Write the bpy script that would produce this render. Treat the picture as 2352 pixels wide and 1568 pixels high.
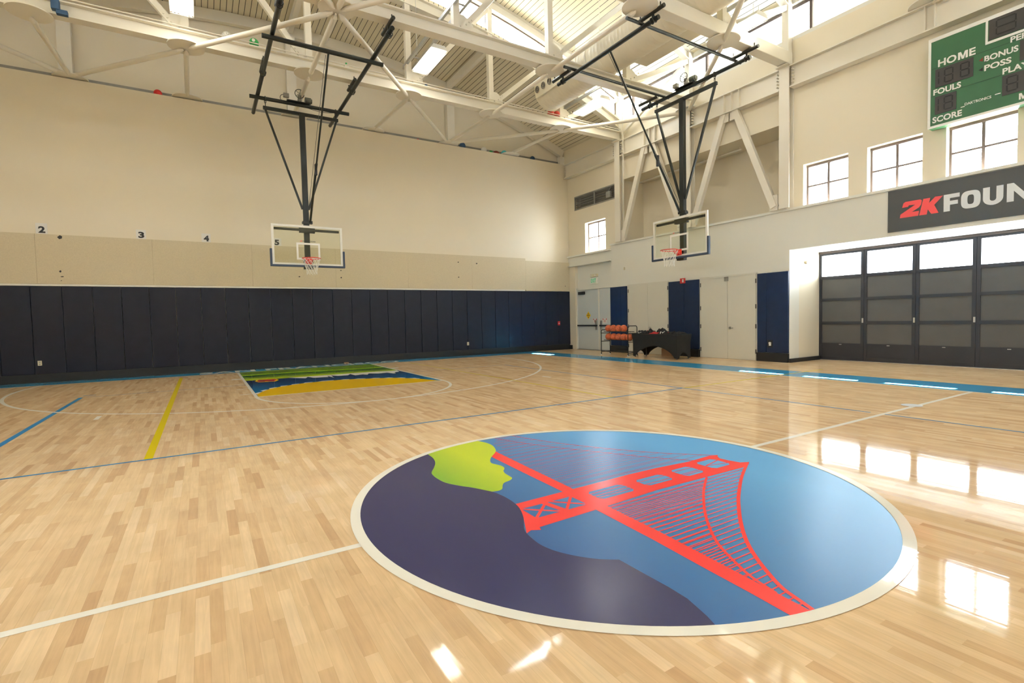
import bpy, bmesh, math, random
from mathutils import Vector, Matrix
from mathutils.geometry import tessellate_polygon
random.seed(7)
for o in list(bpy.data.objects): bpy.data.objects.remove(o, do_unlink=True)
SC = bpy.context.scene; COL = SC.collection
# ---------------- camera ----------------
CP = Vector((-2.65151, -2.97802, 1.31377)); YAW, PIT, ROL, FPX = 0.54816, -0.0452, -0.02282, 1161.0672
fw = Vector((math.sin(YAW)*math.cos(PIT), math.cos(YAW)*math.cos(PIT), math.sin(PIT)))
rt0 = Vector((math.cos(YAW), -math.sin(YAW), 0)); up0 = rt0.cross(fw)
rt = rt0*math.cos(ROL)+up0*math.sin(ROL); up = -rt0*math.sin(ROL)+up0*math.cos(ROL)
cd = bpy.data.cameras.new('camera'); cam = bpy.data.objects.new('camera', cd); COL.objects.link(cam)
cam.matrix_world = Matrix(((rt.x, up.x, -fw.x, CP.x), (rt.y, up.y, -fw.y, CP.y), (rt.z, up.z, -fw.z, CP.z), (0, 0, 0, 1)))
cd.sensor_fit = 'HORIZONTAL'; cd.sensor_width = 36; cd.lens = 36*FPX/2352; cd.clip_start = .05; cd.clip_end = 500
SC.camera = cam
# ---------------- world, sun, portals, exposure ----------------
w = bpy.data.worlds.new('daylight'); SC.world = w; w.use_nodes = True
bg = w.node_tree.nodes['Background']; bg.inputs[0].default_value = (0.90, 0.96, 1.04, 1); bg.inputs[1].default_value = 13.0
sl = bpy.data.lights.new('sun', 'SUN'); sl.energy = 420; sl.angle = math.radians(.53); sl.color = (1, .95, .86)
so = bpy.data.objects.new('sun', sl); COL.objects.link(so)
so.rotation_euler = Vector((-1, 0, -1.632)).to_track_quat('-Z', 'Y').to_euler()
def portal(c, n, sx, sy):
    L = bpy.data.lights.new('window_daylight', 'AREA'); L.shape = 'RECTANGLE'; L.size = sx; L.size_y = sy
    L.cycles.is_portal = True
    o = bpy.data.objects.new('window_daylight', L); COL.objects.link(o); o.location = c
    o.rotation_euler = Vector(n).to_track_quat('-Z', 'Y').to_euler()
for s in (1, -1):
    portal((s*10.75, 0, 8.7), (-s, 0, 0), 21.2, 1.0)
    portal((s*10.85, 0, 4.5), (-s, 0, 0), 9.5, 1.1)
    portal((0, s*10.8, 10.4), (0, -s, 0), 20.6, 2.6)
portal((12.05, 0, 2.5), (-1, 0, 0), 9.4, .8)
SC.view_settings.view_transform = 'Standard'; SC.view_settings.look = 'None'
SC.view_settings.gamma = 1; SC.view_settings.use_curve_mapping = False; SC.view_settings.exposure = 1.38
SC.cycles.max_bounces = 10; SC.cycles.diffuse_bounces = 6; SC.cycles.glossy_bounces = 4; SC.cycles.transparent_max_bounces = 12
SC.cycles.sample_clamp_indirect = 4; SC.cycles.caustics_reflective = False; SC.cycles.caustics_refractive = False; SC.cycles.blur_glossy = 1.0

# ---------------- materials ----------------
def new_mat(name):
    m = bpy.data.materials.new(name); m.use_nodes = True
    return m, m.node_tree.nodes, m.node_tree.links, m.node_tree.nodes['Principled BSDF']
def M(name, col, rough=.5, metal=0, var=.06, scale=6, emit=0, bump=0, bscale=40, spec=.5, coat=0):
    m, N, L, b = new_mat(name)
    tc = N.new('ShaderNodeTexCoord'); nz = N.new('ShaderNodeTexNoise'); nz.inputs['Scale'].default_value = scale
    nz.inputs['Detail'].default_value = 4
    L.new(tc.outputs['Object'], nz.inputs['Vector'])
    mx = N.new('ShaderNodeMix'); mx.data_type = 'RGBA'
    c = Vector(col)
    mx.inputs[6].default_value = (*[max(0, x*(1-var)) for x in c], 1); mx.inputs[7].default_value = (*[min(1, x*(1+var)) for x in c], 1)
    L.new(nz.outputs['Fac'], mx.inputs[0]); L.new(mx.outputs[2], b.inputs['Base Color'])
    b.inputs['Roughness'].default_value = rough; b.inputs['Metallic'].default_value = metal
    b.inputs['Specular IOR Level'].default_value = spec; b.inputs['Coat Weight'].default_value = coat; b.inputs['Coat Roughness'].default_value = .05
    if emit: b.inputs['Emission Color'].default_value = (*col, 1); b.inputs['Emission Strength'].default_value = emit
    if bump:
        n2 = N.new('ShaderNodeTexNoise'); n2.inputs['Scale'].default_value = bscale; n2.inputs['Detail'].default_value = 3
        L.new(tc.outputs['Object'], n2.inputs['Vector'])
        bp = N.new('ShaderNodeBump'); bp.inputs['Strength'].default_value = bump; bp.inputs['Distance'].default_value = .01
        L.new(n2.outputs['Fac'], bp.inputs['Height']); L.new(bp.outputs[0], b.inputs['Normal'])
    return m
def math_node(N, L, op, a, b=None):
    n = N.new('ShaderNodeMath'); n.operation = op
    for i, v in enumerate((a, b)):
        if v is None: continue
        if isinstance(v, (int, float)): n.inputs[i].default_value = v
        else: L.new(v, n.inputs[i])
    return n.outputs[0]
def gloss_floor_finish(N, L, b, tc, cr=.05):
    # varnish: clear sharp coat over the painted or bare wood, faintly wavy across the boards
    b.inputs['Roughness'].default_value = .45; b.inputs['Specular IOR Level'].default_value = .0
    b.inputs['Coat Weight'].default_value = .68 if cr < .1 else .5; b.inputs['Coat Roughness'].default_value = cr; b.inputs['Coat IOR'].default_value = 1.55
    mp = N.new('ShaderNodeMapping'); mp.inputs['Scale'].default_value = (14, .9, 1)
    L.new(tc.outputs['Object'], mp.inputs[0])
    nz = N.new('ShaderNodeTexNoise'); nz.inputs['Scale'].default_value = 1.0; nz.inputs['Detail'].default_value = 2
    L.new(mp.outputs[0], nz.inputs['Vector'])
    bp = N.new('ShaderNodeBump'); bp.inputs['Strength'].default_value = .11; bp.inputs['Distance'].default_value = .0035
    L.new(nz.outputs['Fac'], bp.inputs['Height']); L.new(bp.outputs[0], b.inputs['Coat Normal'])
def wood_floor():
    m, N, L, b = new_mat('maple_boards')
    tc = N.new('ShaderNodeTexCoord'); sp = N.new('ShaderNodeSeparateXYZ'); L.new(tc.outputs['Object'], sp.inputs[0])
    ax = math_node(N, L, 'DIVIDE', sp.outputs[0], .057); ix = math_node(N, L, 'FLOOR', ax)
    wn = N.new('ShaderNodeTexWhiteNoise'); wn.noise_dimensions = '1D'; L.new(ix, wn.inputs['W'])
    off = math_node(N, L, 'MULTIPLY', wn.outputs['Value'], 7.3)
    ay = math_node(N, L, 'DIVIDE', math_node(N, L, 'ADD', sp.outputs[1], off), .5); iy = math_node(N, L, 'FLOOR', ay)
    cb = N.new('ShaderNodeCombineXYZ'); L.new(ix, cb.inputs[0]); L.new(iy, cb.inputs[1])
    w2 = N.new('ShaderNodeTexWhiteNoise'); w2.noise_dimensions = '2D'; L.new(cb.outputs[0], w2.inputs['Vector'])
    rp = N.new('ShaderNodeValToRGB'); e = rp.color_ramp.elements
    e[0].position = 0; e[0].color = (0.538, 0.350, 0.193, 1); e[1].position = 1; e[1].color = (0.739, 0.554, 0.352, 1)
    for p, c in ((.10, (0.610, 0.417, 0.236, 1)), (.30, (0.662, 0.469, 0.274, 1)), (.75, (0.696, 0.503, 0.299, 1))):
        q = e.new(p); q.color = c
    L.new(w2.outputs['Value'], rp.inputs[0])
    # grain
    mp = N.new('ShaderNodeMapping'); mp.inputs['Scale'].default_value = (55, 3.2, 1); L.new(tc.outputs['Object'], mp.inputs[0])
    va = N.new('ShaderNodeVectorMath'); va.operation = 'ADD'; L.new(mp.outputs[0], va.inputs[0]); L.new(w2.outputs['Color'], va.inputs[1])
    g = N.new('ShaderNodeTexNoise'); g.inputs['Scale'].default_value = 1; g.inputs['Detail'].default_value = 5; g.inputs['Distortion'].default_value = .8
    L.new(va.outputs[0], g.inputs['Vector'])
    g2 = N.new('ShaderNodeTexNoise'); g2.inputs['Scale'].default_value = 3.5; g2.inputs['Detail'].default_value = 3; L.new(tc.outputs['Object'], g2.inputs['Vector'])
    gr = N.new('ShaderNodeMapRange'); gr.inputs[1].default_value = .3; gr.inputs[2].default_value = .7; gr.inputs[3].default_value = .92; gr.inputs[4].default_value = 1.07
    L.new(g.outputs['Fac'], gr.inputs[0])
    gr2 = N.new('ShaderNodeMapRange'); gr2.inputs[1].default_value = .3; gr2.inputs[2].default_value = .7; gr2.inputs[3].default_value = .93; gr2.inputs[4].default_value = 1.06
    L.new(g2.outputs['Fac'], gr2.inputs[0])
    # seams between boards
    fx = math_node(N, L, 'FRACT', ax); sx = math_node(N, L, 'MINIMUM', fx, math_node(N, L, 'SUBTRACT', 1, fx))
    s1 = N.new('ShaderNodeMapRange'); s1.inputs[1].default_value = 0; s1.inputs[2].default_value = .02; s1.inputs[3].default_value = .8; s1.inputs[4].default_value = 1; L.new(sx, s1.inputs[0])
    k = math_node(N, L, 'MULTIPLY', math_node(N, L, 'MULTIPLY', gr.outputs[0], gr2.outputs[0]), s1.outputs[0])
    mu = N.new('ShaderNodeVectorMath'); mu.operation = 'SCALE'; L.new(rp.outputs[0], mu.inputs[0]); L.new(k, mu.inputs['Scale'])
    L.new(mu.outputs[0], b.inputs['Base Color'])
    gloss_floor_finish(N, L, b, tc)
    return m
def paint(name, c0, c1=None, axis=0, a=0, bb=1, stops=None, wave=None, cr=.05):
    m, N, L, b = new_mat(name)
    tc = N.new('ShaderNodeTexCoord')
    if c1 is None and stops is None: b.inputs['Base Color'].default_value = (*c0, 1)
    if True:
        sp = N.new('ShaderNodeSeparateXYZ'); L.new(tc.outputs['Object'], sp.inputs[0])
        mr = N.new('ShaderNodeMapRange'); mr.inputs[1].default_value = a; mr.inputs[2].default_value = bb
        src = sp.outputs[axis]
        if wave:
            s = math_node(N, L, 'SINE', math_node(N, L, 'MULTIPLY', sp.outputs[0], wave[0]))
            src = math_node(N, L, 'ADD', src, math_node(N, L, 'MULTIPLY', s, wave[1]))
        L.new(src, mr.inputs[0])
        rp = N.new('ShaderNodeValToRGB'); e = rp.color_ramp.elements
        st = stops or ((0, c0), (1, c1 or c0))
        e[0].position = st[0][0]; e[0].color = (*st[0][1], 1); e[1].position = st[-1][0]; e[1].color = (*st[-1][1], 1)
        for p, c in st[1:-1]:
            q = e.new(p); q.color = (*c, 1)
        L.new(mr.outputs[0], rp.inputs[0]); L.new(rp.outputs[0], b.inputs['Base Color'])
    gloss_floor_finish(N, L, b, tc, cr)
    return m
def deck_mat():
    m, N, L, b = new_mat('painted_roof_deck')
    tc = N.new('ShaderNodeTexCoord'); sp = N.new('ShaderNodeSeparateXYZ'); L.new(tc.outputs['Object'], sp.inputs[0])
    f = math_node(N, L, 'FRACT', math_node(N, L, 'DIVIDE', math_node(N, L, 'ADD', sp.outputs[0], 40), .152))
    mr = N.new('ShaderNodeMapRange'); mr.inputs[1].default_value = .09; mr.inputs[2].default_value = .13; L.new(f, mr.inputs[0])
    nz = N.new('ShaderNodeTexNoise'); nz.inputs['Scale'].default_value = 2; L.new(tc.outputs['Object'], nz.inputs['Vector'])
    base = N.new('ShaderNodeMix'); base.data_type = 'RGBA'; base.inputs[6].default_value = (.66, .60, .45, 1); base.inputs[7].default_value = (.74, .68, .53, 1)
    L.new(nz.outputs['Fac'], base.inputs[0])
    mx = N.new('ShaderNodeMix'); mx.data_type = 'RGBA'; mx.inputs[6].default_value = (.03, .028, .02, 1)
    L.new(mr.outputs[0], mx.inputs[0]); L.new(base.outputs[2], mx.inputs[7]); L.new(mx.outputs[2], b.inputs['Base Color'])
    b.inputs['Roughness'].default_value = .6
    return m
def glass(name, tint, ref=.06, rough=.02):
    m, N, L, b = new_mat(name); out = N['Material Output'] if 'Material Output' in N else [n for n in N if n.type == 'OUTPUT_MATERIAL'][0]
    t = N.new('ShaderNodeBsdfTransparent'); t.inputs[0].default_value = (*tint, 1)
    g = N.new('ShaderNodeBsdfGlossy'); g.inputs['Roughness'].default_value = rough
    lw = N.new('ShaderNodeLayerWeight'); pw = math_node(N, L, 'POWER', lw.outputs['Facing'], 5.0)
    fr = math_node(N, L, 'ADD', math_node(N, L, 'MULTIPLY', pw, .7), .025)
    mx = N.new('ShaderNodeMixShader'); L.new(fr, mx.inputs[0]); L.new(t.outputs[0], mx.inputs[1]); L.new(g.outputs[0], mx.inputs[2])
    L.new(mx.outputs[0], out.inputs[0]); return m
def basketball_mat():
    return M('orange_leather', (.62, .13, .045), .55, var=.1, scale=30, bump=.3, bscale=300)
MAT = dict(
    wall=M('cream_wall_paint', (.72, .655, .52), .6, var=.03, scale=.8, bump=.05, bscale=120),
    wallw=M('pale_wall_paint', (.71, .705, .645), .55, var=.03, scale=.8),
    white=M('white_steel_paint', (.73, .69, .595), .42, var=.04, scale=2),
    board=M('fibre_board', (.585, .51, .36), .85, var=.12, scale=45, bump=.35, bscale=160),
    navy=M('navy_vinyl', (.011, .0135, .026), .42, var=.25, scale=5, bump=.2, bscale=5, spec=.3),
    navye=M('blue_navy_vinyl', (.012, .024, .062), .45, var=.2, scale=5, bump=.15, bscale=5, spec=.3),
    black=M('black_rubber', (.012, .012, .012), .5, var=.3, scale=12),
    blackp=M('black_floor_paint', (.015, .016, .013), .35, var=.4, scale=9),
    steel=M('black_steel_tube', (.020, .023, .020), .38, metal=.3, var=.25, scale=8),
    steelw=M('worn_black_steel', (.035, .035, .028), .4, metal=.4, var=.35, scale=20),
    door=M('grey_door_paint', (.63, .615, .54), .5, var=.03, scale=2),
    doorb=M('blue_grey_door_paint', (.56, .60, .60), .45, var=.03, scale=2),
    chrome=M('brushed_metal', (.55, .55, .53), .3, metal=1, var=.1, scale=20),
    dmetal=M('dark_metal', (.10, .10, .10), .4, metal=.8, var=.2, scale=20),
    bronze=M('bronze_frame', (.10, .075, .065), .5, metal=.2, var=.1, scale=9),
    blkfr=M('black_door_frame', (.022, .022, .028), .45, var=.2, scale=4),
    gpanel=M('dark_grey_panel', (.085, .08, .075), .6, var=.12, scale=3),
    green=M('scoreboard_green', (.035, .13, .055), .4, var=.15, scale=2),
    wletter=M('white_lettering', (.80, .80, .77), .5, var=.02),
    wframe=M('white_frame', (.75, .74, .68), .35, var=.03),
    dig=M('dark_lens', (.045, .04, .038), .35, var=.2, scale=10),
    digseg=M('black_segment', (.008, .008, .008), .3, var=.2),
    banner=M('charcoal_banner', (.062, .060, .056), .45, var=.12, scale=1.5),
    red=M('red_paint', (.55, .03, .03), .4, var=.05), redr=M('red_rim', (.72, .04, .02), .35, var=.08),
    rletter=M('red_lettering', (.86, .075, .075), .45, var=.03),
    silver=M('silver_lettering', (.70, .735, .77), .45, var=.02),
    bpad=M('blue_board_pad', (.033, .055, .098), .5, var=.1),
    net=M('white_net_cord', (.78, .77, .72), .7, var=.05),
    ink=M('black_ink', (.012, .012, .012), .5), paper=M('white_paper', (.70, .69, .66), .5, var=.03),
    duct=M('duct_paint', (.70, .645, .51), .38, var=.05, scale=3),
    gsteel=M('galvanised_channel', (.50, .50, .49), .35, metal=.6, var=.1, scale=9),
    lampw=M('lamp_housing', (.80, .80, .76), .4, var=.02), lamp=M('lamp_tubes', (1, .97, .90), .5, var=0, emit=9),
    spandex=M('black_spandex', (.010, .011, .011), .75, var=.3, scale=12),
    cloth=M('black_cloth', (.010, .010, .011), .85, var=.4, scale=25, bump=.5, bscale=60),
    rcloth=M('red_cloth', (.45, .012, .02), .8, var=.2, scale=25), wcloth=M('white_print', (.7, .7, .68), .8),
    ball=basketball_mat(), brown=M('cardboard', (.33, .17, .08), .8, var=.1),
    exitg=M('exit_green', (.03, .42, .20), .4, emit=.2), yellow=M('yellow_plastic', (.80, .50, .02), .5),
    glass=glass('window_glass', (.97, .98, .98)), bglass=glass('board_glass', (.98, .99, .94)),
    lv=M('louver_grey', (.27, .26, .23), .5, metal=.3, var=.2), deck=deck_mat(), wood=wood_floor(),
    outlet=M('ivory_plastic', (.62, .56, .40), .4), asphalt=M('pale_paving', (.45, .44, .42), .8),
    teal=M('teal_rubber', (.06, .45, .50), .5), blueb=M('blue_rubber', (.02, .07, .16), .5), greenb=M('green_rubber', (.02, .35, .08), .5),
    redb=M('red_rubber', (.65, .02, .02), .5), coral=M('coral_rubber', (.62, .07, .05), .5), maroon=M('maroon_leather', (.22, .03, .02), .6),
    lime=M('lime_felt', (.6, .7, .05), .8), motor=M('grey_green_motor', (.11, .115, .09), .5, metal=.3, var=.3, scale=20),
    socket=M('dull_floor_metal', (.33, .33, .32), .55, metal=.2),
    rope=M('steel_cable', (.12, .12, .11), .5, metal=.6),
)
# floor paints
P = dict(
    white=paint('white_line_paint', (.80, .78, .70)), blue=paint('blue_border_paint', (.045, .26, .48)),
    lblue=paint('blue_line_paint', (.05, .24, .50)), yel=paint('yellow_line_paint', (.66, .52, .01)),
    black=paint('black_border_paint', (.013, .014, .011)),
    sky=paint('sky_blend', (.032, .105, .30), (.115, .365, .69), 0, -1.1, 1.2, cr=.3),
    hair=paint('dark_indigo', (.040, .040, .115), cr=.22), bridge=paint('bridge_red', (.84, .055, .05), cr=.22),
    face=paint('green_blend', (.13, .36, .04), (.50, .60, .03), 0, -1.15, -.55, cr=.22),
    hills=paint('hill_bands', None, None, 1, 10.2, 13.0, stops=((0, (.45, .52, .01)), (.12, (.32, .45, .01)), (.36, (.02, .13, .01)), (.44, (.03, .17, .01)), (.46, (.36, .48, .01)), (.60, (.20, .36, .01)), (.72, (.03, .16, .01)), (.745, (.30, .44, .01)), (.88, (.10, .27, .01)), (1, (.05, .2, .01))), wave=(1.1, .18)),
    bay=paint('bay_blend', None, None, 1, 7.4, 10.3, stops=((0, (.005, .20, .42)), (.35, (.008, .10, .27)), (.75, (.012, .035, .11)), (1, (.012, .025, .08)))),
    gold=paint('gold_paint', (.72, .44, .0)), tram=paint('tram_red', (.45, .03, .02)),
)

# ---------------- mesh helpers ----------------
class MB:
    def __init__(s): s.bm = bmesh.new()
    def box(s, x0, x1, y0, y1, z0, z1, bev=0):
        r = bmesh.ops.create_cube(s.bm, size=1)
        for v in r['verts']:
            v.co = Vector(((x0+x1)/2+v.co.x*(x1-x0), (y0+y1)/2+v.co.y*(y1-y0), (z0+z1)/2+v.co.z*(z1-z0)))
        if bev:
            es = set(e for v in r['verts'] for e in v.link_edges)
            bmesh.ops.bevel(s.bm, geom=list(es), offset=bev, segments=2, affect='EDGES', profile=.6)
        return s
    def tube(s, p, q, r, n=12, r2=None):
        p, q = Vector(p), Vector(q); d = q-p
        M4 = Matrix.Translation((p+q)/2) @ d.to_track_quat('Z', 'Y').to_matrix().to_4x4()
        bmesh.ops.create_cone(s.bm, cap_ends=True, segments=n, radius1=r, radius2=r if r2 is None else r2, depth=d.length, matrix=M4)
        return s
    def bar(s, p, q, w, h, upv=(0, 0, 1)):
        # rectangular bar from p to q: w across, h along upv
        p, q = Vector(p), Vector(q); d = (q-p).normalized(); sd = d.cross(Vector(upv)).normalized(); u = sd.cross(d).normalized()
        r = bmesh.ops.create_cube(s.bm, size=1); Ln = (q-p).length
        for v in r['verts']: v.co = (p+q)/2+d*v.co.x*Ln+sd*v.co.y*w+u*v.co.z*h
        return s
    def ibeam(s, p, q, w, h, t=.02, upv=(0, 0, 1)):
        p, q = Vector(p), Vector(q); d = (q-p).normalized(); sd = d.cross(Vector(upv)).normalized(); u = sd.cross(d).normalized()
        s.bar(p+u*(h/2-t/2), q+u*(h/2-t/2), w, t, upv); s.bar(p-u*(h/2-t/2), q-u*(h/2-t/2), w, t, upv); s.bar(p, q, t*.8, h-2*t, upv)
        return s
    def ball(s, c, r, u=20, v=14, sc=(1, 1, 1)):
        bmesh.ops.create_uvsphere(s.bm, u_segments=u, v_segments=v, radius=r, matrix=Matrix.Translation(c) @ Matrix.Diagonal((*sc, 1)))
        return s
    def path(s, pts, r, n=8, closed=False):
        pts = [Vector(p) for p in pts]
        m = len(pts)
        rings = []
        nrm = None
        for i, p in enumerate(pts):
            a = pts[(i-1) % m] if closed or i > 0 else p; b = pts[(i+1) % m] if closed or i < m-1 else p
            t = (b-a).normalized()
            if nrm is None:
                nrm = t.orthogonal().normalized()
            nrm = (nrm-t*nrm.dot(t)).normalized(); bn = t.cross(nrm)
            rings.append([s.bm.verts.new(p+(nrm*math.cos(6.28318*k/n)+bn*math.sin(6.28318*k/n))*r) for k in range(n)])
        for i in range(m if closed else m-1):
            A, B = rings[i], rings[(i+1) % m]
            for k in range(n): s.bm.faces.new((A[k], A[(k+1) % n], B[(k+1) % n], B[k]))
        if not closed:
            s.bm.faces.new(rings[0][::-1]); s.bm.faces.new(rings[-1])
        return s
    def poly(s, pts, z=0):
        s.k = getattr(s, 'k', 0)+1; z = z*1.5+s.k*8e-6
        P3 = [Vector((p[0], p[1], 0)) for p in pts]
        vs = [s.bm.verts.new((p[0], p[1], z)) for p in pts]
        for t in tessellate_polygon([P3]):
            if len(set(t)) < 3: continue
            a, b, c = [P3[i] for i in t]; n = (b-a).cross(c-a).z
            if abs(n) < 1e-10: continue
            try: s.bm.faces.new([vs[i] for i in (t if n > 0 else t[::-1])])
            except ValueError: pass
        return s
    def prism(s, pts, ext):
        ext = Vector(ext); a = [s.bm.verts.new(Vector(p)) for p in pts]; b = [s.bm.verts.new(Vector(p)+ext) for p in pts]
        n = len(pts); A3 = [v.co.copy() for v in a]
        for t in (tessellate_polygon([A3]) if n > 4 else [tuple(range(n))]):
            if len(set(t)) < 3: continue
            s.bm.faces.new([a[i] for i in t]); s.bm.faces.new([b[i] for i in t[::-1]])
        for i in range(n): s.bm.faces.new((a[i], a[(i+1) % n], b[(i+1) % n], b[i]))
        return s
    def strip(s, L, R, z):
        s.k = getattr(s, 'k', 0)+1; z = z*1.5+s.k*8e-6
        a = [s.bm.verts.new((p[0], p[1], z)) for p in L]; b = [s.bm.verts.new((p[0], p[1], z)) for p in R]
        for i in range(len(a)-1):
            f = s.bm.faces.new((a[i], a[i+1], b[i+1], b[i])); f.normal_update()
            if f.normal.z < 0: f.normal_flip()
        return s
    def build(s, name, mat, parent=None, smooth=False, recalc=True):
        if recalc: bmesh.ops.recalc_face_normals(s.bm, faces=s.bm.faces)
        me = bpy.data.meshes.new(name); s.bm.to_mesh(me); s.bm.free()
        if smooth:
            for f in me.polygons: f.use_smooth = True
            try: me.set_sharp_from_angle(angle=math.radians(40))
            except Exception: pass
        me.materials.append(MAT[mat] if isinstance(mat, str) else mat)
        o = bpy.data.objects.new(name, me); COL.objects.link(o)
        if parent is not None: o.parent = parent; o.matrix_parent_inverse = inv(parent)
        return o
def inv(p): return Matrix.Translation(p.location).inverted()
def tag(o, label, cat, group=None, kind=None):
    o['label'] = label; o['category'] = cat
    if group: o['group'] = group
    if kind: o['kind'] = kind
    return o
def thing(name, label, cat, loc=(0, 0, 0), group=None):
    o = bpy.data.objects.new(name, None); COL.objects.link(o); o.location = loc; o.empty_display_size = .1
    return tag(o, label, cat, group)
def struct(o, label=None, cat=None):
    o['kind'] = 'structure'
    if label: o['label'] = label
    if cat: o['category'] = cat
    return o
def copy_tree(o, d, parent=None):
    c = o.copy(); COL.objects.link(c)
    if parent is None: c.location = Vector(o.location)+Vector(d)
    else: c.parent = parent
    for ch in list(o.children): copy_tree(ch, d, c)
    return c
def box(name, mat, b, parent=None, bev=0): return MB().box(*b, bev=bev).build(name, mat, parent)
def text(name, s, o, rv, uv, w, h, mat, parent=None, depth=.004, bold=0, shear=0, smooth=False):
    cu = bpy.data.curves.new(name, 'FONT'); cu.body = s; cu.offset = bold; cu.shear = shear; cu.resolution_u = 3; cu.size = 1
    t = bpy.data.objects.new(name+'_curve', cu); COL.objects.link(t)
    bpy.context.view_layer.update()
    me = bpy.data.meshes.new_from_object(t.evaluated_get(bpy.context.evaluated_depsgraph_get()))
    bpy.data.objects.remove(t, do_unlink=True)
    bm = bmesh.new(); bm.from_mesh(me); bpy.data.meshes.remove(me)
    xs = [v.co.x for v in bm.verts]; ys = [v.co.y for v in bm.verts]; x0, x1, y0, y1 = min(xs), max(xs), min(ys), max(ys)
    rv, uv, o = Vector(rv), Vector(uv), Vector(o); n = rv.cross(uv)
    for v in bm.verts: v.co = o+rv*((v.co.x-x0)/(x1-x0)*w)+uv*((v.co.y-y0)/(y1-y0)*h)+n*depth
    if depth > .0035:
        r = bmesh.ops.extrude_face_region(bm, geom=list(bm.faces))
        for e in r['geom']:
            if isinstance(e, bmesh.types.BMVert): e.co -= n*(depth-.0005)
    m = MB(); m.bm.free(); m.bm = bm
    return m.build(name, mat, parent)

# ================= FLOOR =================
floor = struct(box('floor', 'wood', (-10.9, 12.0, -14.4, 14.4, -.12, 0)))
def fp(name, mat, parent=floor): return lambda mb: mb.build(name, P[mat], parent, recalc=False)
def line(p, q, wd, z, mb=None):
    mb = mb or MB(); p, q = Vector(p), Vector(q); d = (q-p).normalized(); n = Vector((-d.y, d.x))*wd/2
    mb.poly([p+n, p-n, q-n, q+n], z); return mb
def arc(c, r, a0, a1, wd, z, mb=None, n=96):
    mb = mb or MB(); I = []; O = []
    for i in range(n+1):
        t = math.radians(a0+(a1-a0)*i/n); e = Vector((math.cos(t), math.sin(t)))
        I.append(Vector(c)+e*(r-wd/2)); O.append(Vector(c)+e*(r+wd/2))
    return mb.strip(O, I, z)
YB = 12.99; XK = -.05; SX = 7.6; HK = 1.825; FT = YB-5.79
# border: blue band along the end wall, then down the side; black strip against the wall
YL = 12.80
m = MB(); m.poly([(-10.4, YL), (8.58, YL), (8.58, 13.68), (-10.4, 13.68)], .0004); m.poly([(SX, YL), (SX, -14), (8.58, -14), (8.58, YL)], .0004)
fp('blue_border', 'blue')(m)
m = MB(); m.poly([(-10.4, 13.68), (8.4, 13.68), (10.4, 13.55), (10.4, 13.8), (-10.4, 13.8)], .0005); fp('black_border', 'black')(m)
m = line((-SX, YL), (SX+.02, YL), .05, .0008); fp('baseline', 'white')(m)
m = line((SX, YL), (SX, -14), .05, .0008); fp('sideline', 'white')(m)
m = line((-10, 0), (-1.9, 0), .055, .0008); line((1.9, 0), (SX, 0), .055, .0008, m); fp('half_court_line', 'white')(m)
m = line((XK-HK, YL), (XK-HK, FT), .055, .0014); line((XK+HK, YL), (XK+HK, FT), .055, .0014, m); line((XK-HK, FT), (XK+HK, FT), .05, .0014, m)
fp('key_line', 'white')(m)
m = arc((XK, FT), HK, 180, 360, .055, .0008); fp('free_throw_arc', 'white')(m)
a = math.degrees(math.asin((1.6-YB+YL)/6.02))
m = arc((XK, YB-1.6), 6.02, 180-a, 360+a, .055, .0010); fp('three_point_arc', 'white')(m)
m = MB()
for s in (-1, 1):
    for y, wd in ((10.86, .19), (9.66, .05), (8.67, .05), (7.74, .05)):
        line((XK+s*(HK+.02), y), (XK+s*(HK+.24), y), wd, .0009, m)
fp('lane_marks', 'white')(m)
m = line((-4.02, 6.3), (-4.02, 6.64), .06, .0009); line((3.85, 6.06), (3.85, 6.38), .06, .0009, m); fp('coaching_box_mark', 'white')(m)
m = line((-4.68, 3.15), (4.65, 3.13), .04, .0009); line((-4.6, 9.45), (-1.9, 9.42), .025, .0009, m); line((1.82, 9.4), (4.65, 9.4), .025, .0009, m)
line((4.64, 9.4), (4.64, .14), .035, .0009, m); line((4.64, -.02), (4.64, -4), .035, .0009, m)
line((-4.7, -4), (-4.68, 9.45), .07, .0009, m); line((-4.70, 9.75), (-4.50, 9.75), .05, .0009, m); fp('volleyball_line', 'lblue')(m)
m = line((-3.17, 3.17), (-3.17, 12.3), .075, .0012); line((2.98, 3.15), (2.86, 12.2), .04, .0012, m); line((4.66, 3.12), (9.34, 3.12), .04, .0012, m)
fp('short_court_line', 'yel')(m)
# ---- key artwork ----
KN = [(-1.877, 10.358), (-1.63, 10.304), (-1.388, 10.31), (-0.953, 10.273), (0.196, 10.16), (1.0, 10.16), (1.72, 10.12)]
YEL = [(-1.84, 7.28), (-1.84, 7.581), (-1.7, 7.997), (-1.551, 8.296), (-1.322, 8.556), (-1.095, 8.705), (-0.833, 8.84), (-0.534, 8.93), (-0.027, 8.943), (0.248, 8.871), (0.601, 8.731), (0.881, 8.607), (1.124, 8.438), (1.321, 8.179), (1.531, 7.783), (1.693, 7.3)]
xl, xr = XK-HK, XK+HK
m = MB(); m.poly([(xl, 10.36), (xl, YL), (xr, YL), (xr, 10.12)]+KN[::-1], .0005); fp('painted_hills', 'hills')(m)
m = MB(); m.poly([(xl, FT), (xr, FT), (xr, 10.12)]+KN[::-1]+[(xl, 10.36)], .0006); fp('painted_bay', 'bay')(m)
m = MB(); m.poly([(xl, FT)]+YEL+[(xr, FT)], .0010); fp('painted_sand', 'gold')(m)
m = MB()
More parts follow.
